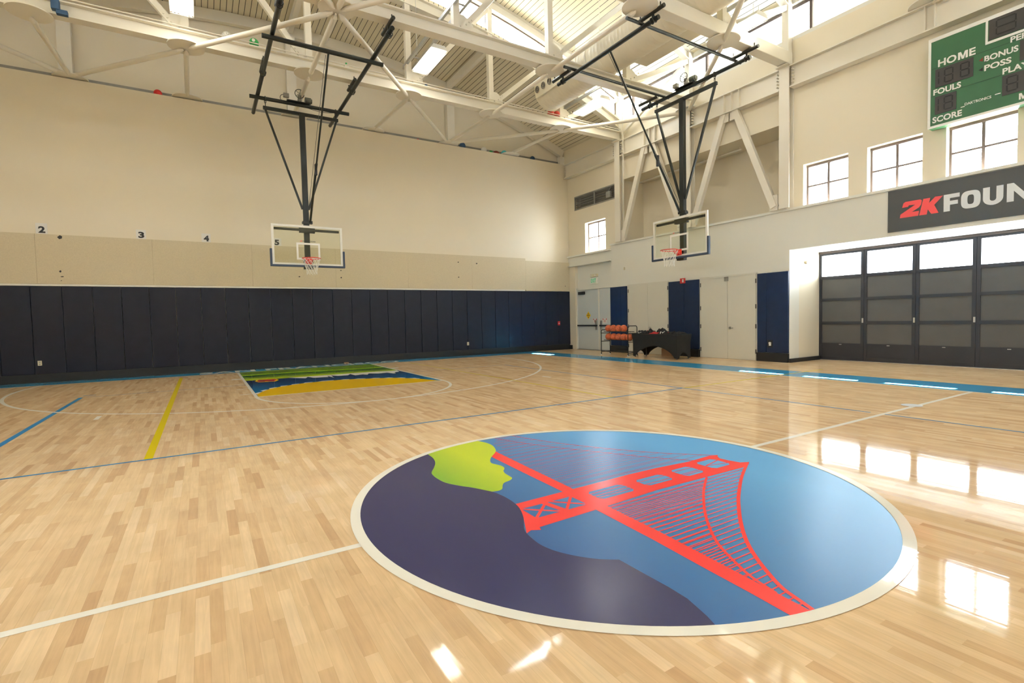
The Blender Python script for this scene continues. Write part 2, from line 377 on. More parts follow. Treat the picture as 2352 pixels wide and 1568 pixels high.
for i in range(1, len(YEL)-2):
    p, q = Vector(YEL[i]), Vector(YEL[i+1]); d = (q-p); n = Vector((-d.y, d.x)).normalized()
    a0, a1 = p+d*.05, p+d*.75
    m.poly([a0, a1, a1+n*.05, a0+d*.25+n*.09], .0012)
fp('painted_foam', 'white')(m)
SKY = [(-0.932, 10.29), (-0.6, 9.90), (-0.504, 10.18), (-0.424, 9.86), (-0.1, 9.78), (-0.074, 10.04), (-0.02, 9.55), (0.02, 10.08), (0.145, 9.86), (0.373, 9.83), (0.494, 10.10), (0.519, 9.69), (0.726, 9.79), (0.799, 9.62), (0.906, 9.89), (1.103, 9.70), (1.339, 9.75), (1.394, 9.43), (1.454, 9.40), (1.517, 9.70), (1.667, 9.76), (1.72, 10.12)]
m = MB(); m.poly(SKY+[(1.0, 10.24), (0.1, 10.25)], .0014); fp('painted_skyline', 'white')(m)
m = MB(); m.poly([(-1.62, 10.33), (-1.2, 10.29), (-1.18, 9.98), (-1.27, 9.72), (-1.62, 9.80), (-1.68, 10.05)], .0012); fp('painted_tram_edge', 'gold')(m)
m = MB(); m.poly([(-1.58, 10.29), (-1.23, 10.25), (-1.22, 9.99), (-1.3, 9.80), (-1.4, 9.80), (-1.42, 9.9), (-1.47, 9.9), (-1.5, 9.82), (-1.60, 9.84), (-1.63, 10.05)], .0015); fp('painted_tram', 'tram')(m)
bt = text('baseline_lettering', 'SAN FRANCISCO', (-2.78, 12.93, .0025), (1, 0, 0), (0, 1, 0), 5.6, .56, P['white'], floor, depth=.0001, bold=.03)
# ---- centre circle artwork ----
R0 = 1.85
m = MB(); m.poly([(R0*math.cos(i*math.tau/160), R0*math.sin(i*math.tau/160)) for i in range(160)], .0005); fp('centre_circle_sky', 'sky')(m)
m = arc((0, 0), (R0+1.915)/2, 0, 360, 1.915-R0, .0022, n=160); fp('centre_circle_ring', 'white')(m)
HAIR = [(-0.82, 1.66), (-0.831, 1.498), (-0.873, 1.345), (-0.942, 1.207), (-1.012, 1.092), (-1.037, 1.014), (-1.045, 0.896), (-1.032, 0.756), (-0.972, 0.622), (-0.904, 0.514), (-0.827, 0.352), (-0.81, 0.265), (-0.804, 0.154), (-0.814, 0.033), (-0.844, -0.079), (-0.905, -0.213), (-0.986, -0.344), (-1.017, -0.422), (-1.033, -0.529), (-1.034, -0.616), (-1.009, -0.717), (-0.949, -0.828), (-0.877, -0.916), (-0.789, -0.985), (-0.788, -1.157), (-0.786, -1.326), (-0.793, -1.438), (-0.819, -1.528), (-0.835, -1.58), (-0.86, -1.64)]
def catm(P0, n=4):
    o = []
    for i in range(len(P0)-1):
        a, b, c, d = [Vector(P0[max(0, min(len(P0)-1, i+k))]) for k in (-1, 0, 1, 2)]
        for j in range(n):
            t = j/n; o.append(.5*((2*b)+(c-a)*t+(2*a-5*b+4*c-d)*t*t+(3*b-a-3*c+d)*t**3))
    return o+[Vector(P0[-1])]
h = catm(HAIR[:24])+[Vector(p) for p in HAIR[24:]]
a1 = math.degrees(math.atan2(-1.64, -.86)) % 360; a2 = math.degrees(math.atan2(1.66, -.82))
rim = [(R0*math.cos(math.radians(a1+(a2-a1)*i/60)), R0*math.sin(math.radians(a1+(a2-a1)*i/60))) for i in range(61)]
m = MB(); m.poly(h+rim, .0015); fp('painted_shadow_figure', 'hair')(m)
FACE = [(-0.171, 1.84), (-0.137, 1.739), (-0.132, 1.61), (-0.167, 1.475), (-0.226, 1.351), (-0.343, 1.219), (-0.415, 1.124), (-0.457, 1.032), (-0.446, 0.97), (-0.427, 0.903), (-0.433, 0.839), (-0.458, 0.792), (-0.489, 0.755), (-0.513, 0.685), (-0.522, 0.59), (-0.531, 0.542), (-0.575, 0.503), (-0.642, 0.479), (-0.688, 0.429), (-0.732, 0.361), (-0.773, 0.34), (-0.827, 0.352)]
b1 = math.degrees(math.atan2(1.66, -.82)); b2 = math.degrees(math.atan2(1.84, -.171))
m = MB(); m.poly(catm(FACE, 3)+catm(HAIR[:11], 4)[::-1][1:]+[(R0*math.cos(math.radians(b1+(b2-b1)*i/16)), R0*math.sin(math.radians(b1+(b2-b1)*i/16))) for i in range(1, 16)], .0017); fp('painted_face_profile', 'face')(m)
DU = [(-0.226, 1.351), (-0.258, 0.7), (-0.284, 0.083), (-0.312, -0.36), (-0.341, -0.887), (-0.371, -1.221), (-0.403, -1.56), (-0.425, -1.80)]
DL = [(-0.355, 1.21), (-0.375, 0.6), (-0.389, 0.042), (-0.421, -0.374), (-0.454, -0.914), (-0.49, -1.30), (-0.51, -1.56), (-0.532, -1.77)]
TW = [(-0.814, 0.033), (0.1, 0.055), (0.302, 0.062), (0.622, 0.055), (1.006, 0.022), (1.31, 0.038), (1.378, 0.0), (1.341, -0.025), (1.307, -0.075), (1.315, -0.154), (1.34, -0.256), (1.415, -0.291), (1.356, -0.327), (1.278, -0.362), (1.189, -0.357), (0.768, -0.347), (0.213, -0.335), (-0.212, -0.362), (-0.414, -0.372), (-0.90, -0.391), (-0.915, -0.43), (-0.97, -0.40), (-1.017, -0.422), (-0.905, -0.213), (-0.844, -0.079)]
CA = [[(1.303, -0.339), (0.968, -0.52), (0.614, -0.738), (0.422, -0.869), (0.183, -1.047), (-0.021, -1.221), (-0.158, -1.366), (-0.256, -1.49), (-0.345, -1.622), (-0.39, -1.744), (-0.41, -1.80)],
      [(0.762, -0.351), (0.511, -0.519), (0.318, -0.667), (0.116, -0.836), (-0.06, -1.007), (-0.202, -1.174), (-0.310, -1.356), (-0.375, -1.49), (-0.413, -1.635)],
      [(1.378, -0.0), (1.186, 0.189), (0.979, 0.42), (0.72, 0.80), (0.45, 1.30), (0.257, 1.82)],
      [(1.068, 0.016), (0.873, 0.26), (0.63, 0.646), (0.40, 1.04), (0.205, 1.41), (0.04, 1.84)]]
m = MB(); m.strip(DU, DL, .0012); m.poly(TW, .0013)
def at_y(L, y):
    for p, q in zip(L, L[1:]):
        if min(p[1], q[1]) <= y <= max(p[1], q[1]) and p[1] != q[1]:
            return p[0]+(q[0]-p[0])*(y-p[1])/(q[1]-p[1])
for ci, C0 in enumerate(CA):
    Cc = catm(C0, 6); wd = (.024, .018, .012, .010)[ci]
    Lf, Rf = [], []
    for i, p in enumerate(Cc):
        t = (Cc[min(i+1, len(Cc)-1)]-Cc[max(i-1, 0)]).normalized(); n = Vector((-t.y, t.x))*wd/2; Lf.append(p+n); Rf.append(p-n)
    m.strip(Lf, Rf, .0014)
    y = C0[0][1]; ye = C0[-1][1]; s = 1 if ye > y else -1; k = 0
    while True:
        k += 1; yy = y+s*k*(.047 if s < 0 else .095)*(1 if ci % 2 == 0 else 1.07)
        if (yy-ye)*s > 0: break
        xt = at_y(Cc, yy); xb = at_y(DU, yy)
        if xb is None or xt is None: 
            if s > 0 and xt is not None: xb = max(-.18, -.13-(yy-1.35)*.0) 
            else: continue
        if xt-xb < .01: continue
        if s > 0 and yy > 1.4: xb = -.11 if yy < 1.6 else -.12+(yy-1.6)*.9
        if xt > xb: line((xb, yy), (xt, yy), .0085 if s < 0 else .0048, .0014, m)
fp('painted_bridge', 'bridge')(m)
m = MB()
def rrect(x0, x1, y0, y1, z, c=.03):
    m.poly([(x0+c, y0), (x1-c, y0), (x1, y0+c), (x1, y1-c), (x1-c, y1), (x0+c, y1), (x0, y1-c), (x0, y0+c)], z)
# openings of the tower showing the sky colour
for x0, x1, y0, y1 in ((-.26, .08, -.25, -.075), (.225, .52, -.235, -.08), (.65, .875, -.253, -.065), (1.005, 1.235, -.245, -.04)): rrect(x0, x1, y0, y1, .0018)
rrect(-.835, -.405, -.262, -.072, .0018, .005)
fp('painted_tower_openings', 'sky')(m)
m = MB()
for p, q, wd in (((-.64, -.06), (-.60, -.27), .05), ((-.84, -.07), (-.62, -.27), .022), ((-.84, -.265), (-.62, -.065), .022), ((-.59, -.07), (-.40, -.265), .022), ((-.59, -.265), (-.40, -.07), .022)): line(p, q, wd, .0020, m)
for x0, x1, L in ((-.26, .08, (-.21, -.17, -.12)), (.225, .52, (-.20, -.13)), (.65, .875, (-.215, -.19, -.11))):
    for y in L: line((x0, y), (x1, y), .009, .0020, m)
line((1.01, -.15), (1.235, -.10), .012, .0020, m); line((1.01, -.15), (1.235, -.2), .012, .0020, m)
fp('painted_tower_bracing', 'bridge')(m)
# floor sockets
for x, y in ((5.6, .05),):
    s = MB().tube((x, y, 0), (x, y, .004), .12, 32).build('floor_socket_cover', 'socket')
    tag(s, 'round metal floor socket cover set into the half court line', 'floor cover')

# ================= SHELL =================
def wallx(name, x0, x1, y0, y1, z0, z1, holes, mat='wall'):
    m = MB(); ys = sorted({y0, y1, *[h[0] for h in holes], *[h[1] for h in holes]})
    for a, b in zip(ys, ys[1:]):
        if a < y0-1e-6 or b > y1+1e-6: continue
        hz = sorted([(h[2], h[3]) for h in holes if h[0] <= a+1e-6 and h[1] >= b-1e-6]); z = z0
        for p, q in hz:
            if p > z+1e-6: m.box(x0, x1, a, b, z, p)
            z = q
        if z < z1-1e-6: m.box(x0, x1, a, b, z, z1)
    o = m.build(name, mat); struct(o); return o
ZH = lambda x: 11.45-.02*x*x
ZL = lambda x: 10.40-.02*x*x
WY = [(4.18, 3.14), (2.74, 1.70), (1.30, .24), (-.16, -1.20), (-1.6, -2.64), (-3.04, -4.08)]
holes = [(b, a, 3.95, 5.02) for a, b in WY]+[(4.62, 10.62, 3.95, 6.2), (11.54, 12.72, 3.86, 5.02), (11.0, 13.34, 5.66, 6.14)]
we = wallx('wall_east_upper', 10.45, 10.85, -14.2, 14.2, 3.80, 8.2, holes)
struct(box('wall_east_upper_band', 'wallw', (10.46, 10.80, -10.65, 10.65, 8.2, 8.3)))
# alcove behind the V braces
m = MB(); m.box(11.5, 11.6, 4.5, 10.75, 3.8, 6.4); m.box(10.85, 11.5, 10.62, 10.75, 3.8, 6.4); m.box(10.85, 11.5, 4.5, 4.62, 3.8, 6.4); m.box(10.85, 11.6, 4.5, 10.75, 6.2, 6.4); m.box(10.85, 11.6, 4.5, 10.75, 3.7, 3.95)
struct(m.build('wall_alcove', 'wall'))
# lower wall with closets, roll door opening
lw = wallx('wall_east_lower', 10.4, 10.85, -14.2, 11.2, 0, 3.95, [(-4.5, 4.5, 0, 2.93)], 'wallw')
struct(box('trim_1', 'wallw', (10.36, 10.5, -14.2, 11.22, 3.93, 3.99)))
struct(box('wall_east_door_bay', 'wallw', (10.55, 10.85, 11.2, 13.9, 0, 3.4)))
m = MB(); m.box(10.42, 10.8, 11.21, 13.8, 3.42, 3.80); m.box(10.34, 10.8, 11.21, 13.8, 3.76, 3.82); m.box(10.34, 10.8, 11.21, 13.8, 3.38, 3.42); struct(m.build('trim_2', 'wallw'))
# roll door recess
m = MB(); m.box(10.85, 12.1, 4.5, 4.62, 0, 3.0); m.box(10.85, 12.1, -4.62, -4.5, 0, 3.0); struct(m.build('wall_recess_side', 'wall'))
struct(box('ceiling_recess_sunblock', 'wallw', (10.85, 13.2, -4.62, 4.62, 2.93, 3.05)))  # runs on past the doors as an unseen canopy added to block sun
# north
struct(box('wall_north', 'wall', (-10.4, 10.5, 13.8, 14.2, 0, 7.57)))
def gable(name, y0, y1, zb, zf, x0=-10.85, x1=10.85, mat='wall', z2=None, n=28):
    pts = [(x0, y0, zb)] if z2 is None else []
    xs = [x0+(x1-x0)*i/n for i in range(n+1)]
    top = [(x, y0, zf(x)) for x in xs]
    if z2 is None: poly = [(x0, y0, zb)]+top+[(x1, y0, zb)]
    else: poly = top+[(x, y0, z2(x)) for x in xs[::-1]]
    m = MB()
    if z2 is None:
        return m.prism(poly, (0, y1-y0, 0))
    for i in range(n):
        x, X = xs[i], xs[i+1]
        m.prism([(x, y0, zf(x)), (X, y0, zf(X)), (X, y0, z2(X)), (x, y0, z2(x))], (0, y1-y0, 0))
    return m
struct(gable('g', 14.2, 14.5, 7.0, lambda x: ZL(x)+.1).build('wall_north_gable', 'wall'))
struct(gable('g', -14.5, -14.2, 0, lambda x: ZL(x)+.1).build('wall_south', 'wall'))
ww = wallx('wall_west', -10.85, -10.4, -14.2, 14.2, 0, 8.2, [(a-.5, a+.5, 3.95, 5.02) for a in (-4.2, -2.8, -1.4, 0, 1.4, 2.8, 4.2)])
struct(box('wall_west_band', 'wall', (-10.80, -10.46, -10.65, 10.65, 8.2, 8.3)))
# roofs
def roof(name, y0, y1, zf, x0, x1, n=40):
    m = MB()
    for i in range(n):
        a, b = x0+(x1-x0)*i/n, x0+(x1-x0)*(i+1)/n
        m.prism([(a, y0, zf(a)), (b, y0, zf(b)), (b, y0, zf(b)+.16), (a, y0, zf(a)+.16)], (0, y1-y0, 0))
    bmesh.ops.remove_doubles(m.bm, verts=m.bm.verts, dist=1e-4)
    return struct(m.build(name, 'deck'))
roof('ceiling_high', -10.95, 10.95, ZH, -12.3, 12.3)  # side overhangs added out of view to keep sun off the clerestories
roof('ceiling_low_north', 10.66, 14.6, ZL, -11.3, 11.3); roof('ceiling_low_south', -14.6, -10.66, ZL, -11.3, 11.3)
# side clerestories
def clerestory(n, x, s):
    fr = MB()
    fr.box(x-.05, x+.05, -10.6, 10.6, 9.02, 9.10); fr.box(x-.05, x+.05, -10.6, 10.6, 8.30, 8.33)
    for k in range(-10, 11):
        y = k*1.0
        if k % 3 == 1 or k % 3 == -2 or k % 3 == 0 and k == 30: fr.box(x-.04, x+.04, y*1.0166-.035, y*1.0166+.035, 8.3, 9.05)
    f = struct(fr.build('window_%d' % n, 'bronze'))
    box('pane', 'glass', (x-.005, x+.005, -10.6, 10.6, 8.32, 9.04), f)
    struct(box('trim_%d' % (n+10), 'wallw', (x-.15, x+.15, -10.65, 10.65, 9.10, ZH(10.6)+.06)))
clerestory(1, 10.6, 1); clerestory(2, -10.6, -1)
# gable clerestories over the edge of the low roofs
for n, y, s in ((3, 10.75, 1), (4, -10.75, -1)):
    f = struct(gable('w', y-.04, y+.04, 0, lambda x: 11.17-.02*x*x, -10.4, 10.4, z2=lambda x: 11.11-.02*x*x).build('window_%d' % n, 'bronze'))
    g = gable('w', y-.005, y+.005, 0, lambda x: 11.12-.02*x*x, -10.4, 10.4, z2=lambda x: 10.42-.02*x*x).build('pane', 'glass', f)
    mm = MB()
    for x in (-7.9, -5.3, -2.7, -.1, 2.5, 5.1, 7.75, 10.3): mm.box(x-.09, x-.04, y-.04, y+.04, 10.42-.02*x*x, 11.12-.02*x*x)
    mm.build('mullion', 'bronze', f)
    struct(gable('w', y-.1, y+.1, 0, lambda x: ZH(x)+.02, -10.6, 10.6, z2=lambda x: 11.17-.02*x*x).build('trim_%d' % n, 'white'))
# windows on the side walls
def win(n, x, y0, y1, z0, z1, dx):
    fx = x+dx*.20; a, b = min(y0, y1), max(y0, y1); m = MB(); t = .04; yc = (a+b)/2; zc = (z0+z1)/2
    m.box(fx-.03, fx+.03, a, a+t, z0, z1); m.box(fx-.03, fx+.03, b-t, b, z0, z1); m.box(fx-.03, fx+.03, a, b, z0, z0+t); m.box(fx-.04, fx+.04, a, b, z1-.06, z1)
    m.box(fx-.03, fx+.03, yc-.026, yc+.026, z0, z1); m.box(fx-.025, fx+.025, a, b, zc-.02, zc+.02)
    f = struct(m.build('window_%d' % n, 'bronze')); box('pane', 'glass', (fx-.004, fx+.004, a+.02, b-.02, z0+.02, z1-.02), f)
for i, (a, b) in enumerate(WY): win(5+i, 10.45, a, b, 3.95, 5.02, 1)
win(11, 10.45, 12.72, 11.54, 3.86, 5.02, 1)
for i, a in enumerate((-4.2, -2.8, -1.4, 0, 1.4, 2.8, 4.2)): win(12+i, -10.4, a-.5, a+.5, 3.95, 5.02, -1)
# north base
struct(box('baseboard_north', 'black', (-10.4, 10.38, 13.72, 13.80, 0, .21)))
struct(box('trim_20', 'lv', (-10.3, 10.2, 14.10, 14.2, 7.66, 7.75)))
struct(box('trim_21', 'wallw', (-10.4, 8.2, 13.74, 13.80, 2.385, 2.43)))

# ================= ROOF STEEL =================
NX = [-7.9, -5.3, -2.7, -.1, 2.5, 5.1, 7.75, 10.38]
ZC = 7.74
def truss(y, label, discs, braces, walld=None, box_chord=False):
    t = thing('roof_truss', label, 'roof truss', (0, y, 7.6), 'steel roof trusses')
    m = MB()
    if box_chord: m.box(-10.38, 10.38, y-.13, y+.13, 7.58, 7.88, bev=.015)
    else: m.ibeam((-10.38, y, ZC-.01), (10.38, y, ZC-.01), .24, .30, .028)
    m.build('bottom_chord', 'white', t)
    m = MB(); n = 24
    xs = [-10.4+20.8*i/n for i in range(n+1)]
    for a, b in zip(xs, xs[1:]):
        m.ibeam((a, y, ZH(a)-.15), (b+.004, y, ZH(b)-.15), .18, .28, .022)
    m.build('top_chord', 'white', t)
    for x in NX[:-1]: MB().box(x-.075, x+.075, y-.075, y+.075, 7.86, ZH(x)-.28).build('post', 'white', t)
    for i, x in enumerate(NX):
        s = 1 if x >= 2 else -1
        if x > 10: continue
        j = i+s
        if j < 0: continue
        x2 = NX[j] if x > 2 or j >= 0 else -10.4
        p = Vector((x+s*.15, y, 7.90)); q = Vector((x2, y, ZH(x2)-.25))
        if x == -.1: pass
        d = MB().bar(p, q, .11, .13).build('diagonal', 'white', t)
        MB().prism([(x+s*.04, y-.012, 7.86), (x+s*.42, y-.012, 7.86), (x+s*.42, y-.012, 8.08), (x+s*.22, y-.012, 8.22), (x+s*.04, y-.012, 8.22)], (0, .024, 0)).build('gusset_plate', 'white', d)
        for k in range(3): MB().tube((x+s*(.25+.07*k), y-.085, 8.0+.07*k), (x+s*(.25+.07*k), y-.06, 8.0+.07*k), .018, 8).build('bolt', 'white', d)
    for x in discs: MB().tube((x, y, 7.535), (x, y, 7.56), .36, 36).build('node_plate', 'white', t)
    for x in (walld or []): MB().tube((x, 13.86, 7.60), (x, 13.86, 7.625), .36, 36).build('wall_plate', 'white', t)
    for p, q in braces:
        p, q = Vector((*p, 7.66 if p[1] > 13 else 7.50)), Vector((*q, 7.66 if q[1] > 13 else 7.50)); d = (q-p).normalized()
        p2, q2 = p+d*.22, q-d*.22
        MB().tube(p2, q2, .055, 14).tube(p2-d*.12, p2, .02, 8, r2=.055).tube(q2, q2+d*.12, .055, 8, r2=.02).build('brace_tube', 'white', t, smooth=True)
    return t
YA, YBt, YC, YD = 10.65, 7.6, 4.55, 1.55
WD = [-5.22, -2.74, 0.0, 2.44, 5.14, 7.74]; WYY = 13.86
tA = truss(YA, 'cream roof truss nearest the long wall, its lower beam carrying forgotten balls', NX[:-1], [((-5.22, WYY), (-2.7, YA)), ((-5.22, WYY), (-5.3, YA)), ((-5.22, WYY), (-7.9, YA)), ((-2.74, WYY), (-2.7, YA)), ((0, WYY), (-.1, YA)), ((2.44, WYY), (2.5, YA)), ((5.14, WYY), (2.5, YA)), ((5.14, WYY), (5.1, YA)), ((5.14, WYY), (7.75, YA)), ((7.74, WYY), (7.75, YA))], WD)
m = MB()
xs = [-10.4+20.8*i/24 for i in range(25)]
for a, b in zip(xs, xs[1:]): m.ibeam((a, YA, ZL(a)-.14), (b+.004, YA, ZL(b)-.14), .2, .30, .022)
m.build('low_roof_edge_beam', 'white', tA)
truss(YBt, 'cream roof truss second from the long wall, above the side basket', [-5.3, -.1, 5.1, 10.3], [((-2.7, YA), (-.1, YBt)), ((-.1, YA), (-.1, YBt)), ((2.5, YA), (-.1, YBt)), ((5.1, YA), (5.1, YBt)), ((7.75, YA), (10.3, YBt))])
truss(YC, 'cream box-section roof truss third from the long wall', [-2.7, 2.5, 5.15, 7.8], [((-.1, YBt), (-2.7, YC)), ((-.1, YBt), (-.1, YC)), ((-.1, YBt), (2.5, YC)), ((5.1, YBt), (5.15, YC)), ((10.3, YBt), (7.8, YC))], box_chord=True)
truss(YD, 'cream roof truss ending above the scoreboard corner', [5.1, 10.3], [((7.8, YC), (5.1, YD)), ((10.3, YD), (7.75, -1.5)), ((10.3, YD), (10.3, -1.5))])
# purlins
lab = {-5.3: 'cream purlin under the low roof, left of the left basket', 0: 'cream purlin under the low roof, above the left basket', 5.25: 'cream purlin under the low roof, between the baskets'}
for x in (-5.3, 0, 5.25):
    tag(MB().box(x-.07, x+.07, 10.76, 13.93, ZL(x)-.26, ZL(x)-.02).build('roof_purlin', 'white'), lab[x], 'purlin', 'purlins under the low roof')
m = MB()
for a, b in zip(xs, xs[1:]): m.bar((a, 14.08, ZL(a)-.16), (b+.004, 14.08, ZL(b)-.16), .16, .3)
struct(m.build('trim_22', 'white'))
# columns
for x, l in ((-5.33, 'cream steel post on the high ledge, leftmost of those against the end gable'), (0, 'cream steel post on the high ledge, behind the left basket frame'), (5.33, 'cream steel post on the high ledge, in the middle between both baskets'), (10.36, 'cream steel post on the high ledge in the far corner')):
    tag(MB().box(x-.14, x+.14, 13.98, 14.18, 7.58, ZL(x)-.3).build('gable_post', 'white'), l, 'steel post', 'posts on the end wall ledge')
for y, l in ((YA, 'tall cream steel column beside the louvered vent'), (YBt, 'tall cream steel column behind the side basket mast'), (YC, 'tall cream steel column left of the three high windows')):
    c = thing('steel_column', l, 'steel column', (10.3, y, 3.99), 'steel wall columns')
    MB().box(10.22, 10.25, y-.13, y+.13, 3.99, 7.56).box(10.42, 10.45, y-.13, y+.13, 3.99, 7.56).box(10.25, 10.42, y-.012, y+.012, 3.99, 7.56).build('shaft', 'white', c)
    MB().box(10.12, 10.45, y-.17, y+.17, 7.53, 7.56).build('cap_plate', 'white', c)
    MB().box(10.27, 10.44, y-.085, y+.085, 7.9, ZH(10.35)-.05).build('upper_post', 'white', c)
tag(MB().box(10.27, 10.44, YD-.085, YD+.085, 7.9, ZH(10.35)-.05).build('steel_post', 'white'), 'short cream post at the scoreboard corner truss', 'steel post')
# wall beams between columns
for y0, y1, l in ((YA+.14, 13.78, 'cream steel wall beam above the louvered vent'), (YBt+.14, YA-.14, 'cream steel wall beam above the left V brace'), (YC+.14, YBt-.14, 'cream steel wall beam above the right V brace'), (-2.0, YC-.14, 'long cream steel wall beam behind the scoreboard top')):
    b = thing('wall_beam', l, 'steel beam', (10.35, (y0+y1)/2, 7.0), 'steel beams along the side wall')
    top = 7.53
    m = MB().ibeam((10.33, y0, (6.98+top)/2), (10.33, y1, (6.98+top)/2), .22, top-6.98, .03); m.build('beam', 'white', b)
    yc = (y0+y1)/2
    if y0 > YC: 
        for dy in (-.24, 0, .24):
            if y0 < 10: MB().box(10.23, 10.43, yc+dy-.01, yc+dy+.01, 7.0, 7.51).build('stiffener', 'white', b)
    else:
        for dy in (1.45, 1.62): MB().box(10.23, 10.43, dy-.01, dy+.01, 7.0, 7.51).build('stiffener', 'white', b)
    m = MB()
    for dz in range(5):
        for yy in (y0+.06, y1-.06): m.tube((10.42-.2, yy, 7.1+dz*.08), (10.31, yy, 7.1+dz*.08), .018, 8)
    m.build('bolts', 'white', b)
# V braces
for (ya, za), (yb, zb), l in (((9.42, 7.0), (10.46, 4.1), 'slanting cream brace rising right from beside the vent column'), ((9.02, 7.0), (7.92, 4.1), 'slanting cream brace descending behind the side basket board'), ((6.36, 7.0), (7.44, 4.08), 'slanting cream brace rising right from behind the side board'), ((6.0, 7.0), (4.86, 4.08), 'slanting cream brace descending to the right-hand column foot')):
    b = thing('diagonal_brace', l, 'brace', (10.3, yb, 4.0), 'V braces on the side wall')
    MB().bar((10.33, ya, za), (10.33, yb, zb), .17, .13, upv=(1, 0, 0)).build('strut', 'white', b)
    s = 1 if yb > ya else -1
    MB().box(10.30, 10.32, yb-.1*1, yb+.12, 3.99, 4.4).build('foot_plate', 'white', b)
    MB().box(10.30, 10.32, min(ya-.16*s, ya+.06*s), max(ya-.16*s, ya+.06*s), 6.75, 6.98).build('head_plate', 'white', b)
# clerestory braces
for (y0, z0), (y1, z1), l in (((YA-.2, 7.75), (YBt+.2, 8.95), 'thin cream brace crossing the far side clerestory'),):
    tag(MB().bar((10.3, y0, z0), (10.3, y1, z1), .09, .09, upv=(1, 0, 0)).build('clerestory_brace', 'white'), l, 'brace')
# sprinkler pipes
tag(MB().tube((-10.3, YA-.125, 7.925), (10.3, YA-.125, 7.925), .013).build('sprinkler_pipe', 'white'), 'thin cream pipe lying along the top of the nearest-wall truss beam', 'pipe')
s = MB().tube((11.05, 10.4, 6.12), (11.05, 6.3, 6.12), .028); 
for y in (10.35, 9.0, 7.6, 6.35): s.tube((11.05, y, 6.10), (11.05, y, 6.19), .014)
tag(s.build('sprinkler_pipe', 'white'), 'thin cream pipe under the alcove soffit behind the V braces', 'pipe')
tag(MB().tube((10.2, 10.3, 6.1), (10.2, 10.3, 9.0), .022).build('drop_pipe', 'white'), 'thin vertical white pipe just right of the vent column', 'pipe')
# unistrut channels
for x, y0, y1, l in ((2.58, 3.5, 10.9, 'twin galvanised channels running over the long strip light'), (8.0, 2.5, 10.9, 'twin galvanised channels running between duct and side clerestory')):
    c = thing('lighting_channel', l, 'channel', (x, y0, 8.4), 'galvanised channels under the roof')
    for dx in (-.13, .13): MB().box(x+dx-.03, x+dx+.03, y0, y1, 8.36, 8.44).build('channel', 'gsteel', c)
    for y in (y0+1, (y0+y1)/2+.4, y1-.6): MB().box(x-.13, x+.13, y-.02, y+.02, 8.44, 8.46).build('cross_strap', 'gsteel', c)
    m = MB()
    for y in (YBt, YA): m.tube((x, y-.5, 8.44), (x, y-.5, 10.2), .008, 6)
    m.build('hanger_rod', 'gsteel', c)
# strip lights
def strip_light(x, y, l, w2=.2):
    t = thing('strip_light', l, 'ceiling light', (x, y, 8.0), 'hanging fluorescent lights')
    y0, y1 = y-.68, y+.68
    MB().prism([(x-w2-.02, y0, 8.02), (x-w2+.05, y0, 8.12), (x+w2-.05, y0, 8.12), (x+w2+.02, y0, 8.02)], (0, y1-y0, 0)).build('housing', 'lampw', t)
    m = MB()
    for k in range(6): m.tube((x-w2+.04+k*(2*w2-.08)/5, y0+.05, 8.008), (x-w2+.04+k*(2*w2-.08)/5, y1-.05, 8.008), .018, 8)
    m.build('tube_lamps', 'lamp', t)
    m = MB()
    for k in range(19): 
        yy = y0+.03+k*(y1-y0-.06)/18; m.tube((x-w2-.015, yy, 7.985), (x+w2+.015, yy, 7.985), .0035, 5)
    for xx in (-w2-.015, 0, w2+.015): m.tube((x+xx, y0, 7.985), (x+xx, y1, 7.985), .004, 5)
    m.build('wire_guard', 'lampw', t)
    m = MB()
    for yy in (y0+.15, y1-.15): m.tube((x-.1, yy, 8.12), (x-.1, yy, 8.35), .006, 5).tube((x+.1, yy, 8.12), (x+.1, yy, 8.35), .006, 5)
    m.build('hanger', 'gsteel', t)
strip_light(-2.74, 9.52, 'hanging strip light at the top left edge of the view')
strip_light(2.64, 9.50, 'hanging strip light below the twin channels left of the duct')
strip_light(8.25, 9.70, 'hanging strip light close to the side basket frame')
strip_light(8.45, 4.55-.75+.9, 'hanging strip light near the clerestory, top right')
# duct
d = thing('air_duct', 'big round cream spiral air duct with three round outlets', 'air duct', (7.1, 10.3, 8.45))
DX, DZ, DR = 7.05, 8.42, .53
def lathe_y(prof, n=48):
    m = MB(); R = [[m.bm.verts.new((DX+r*math.cos(k*math.tau/n), y, DZ+r*math.sin(k*math.tau/n))) for k in range(n)] for y, r in prof]
    for A, B in zip(R, R[1:]):
        for k in range(n): m.bm.faces.new((A[k], A[(k+1) % n], B[(k+1) % n], B[k]))
    m.bm.faces.new(R[0]); m.bm.faces.new(R[-1][::-1]); return m
prof = [(10.36, DR-.03), (10.34, DR)]; y = 10.3
while y > -1.2:
    prof += [(y, DR), (y-.004, DR+.005), (y-.012, DR+.005), (y-.018, DR)]; y -= .13
lathe_y(prof).build('duct_body', 'duct', d, smooth=True)
m = MB()
for y in (7.9, 4.9, 1.9): m.path([(DX+(DR+.015)*math.cos(k*math.tau/40), y, DZ+(DR+.015)*math.sin(k*math.tau/40)) for k in range(40)], .012, 6, True); m.tube((DX, y, DZ+DR), (DX, y, ZH(DX)), .01, 6)
m.build('hanger_strap', 'white', d)
m = MB(); ang = math.radians(188)
def dp(r, y, a=ang): return Vector((DX+r*math.cos(a), y, DZ+r*math.sin(a)))
MB().bar(dp(DR+.03, 8.9), dp(DR+.03, 10.25), .42, .05, upv=dp(1, 0)-dp(0, 0)).build('outlet_panel', 'duct', d)
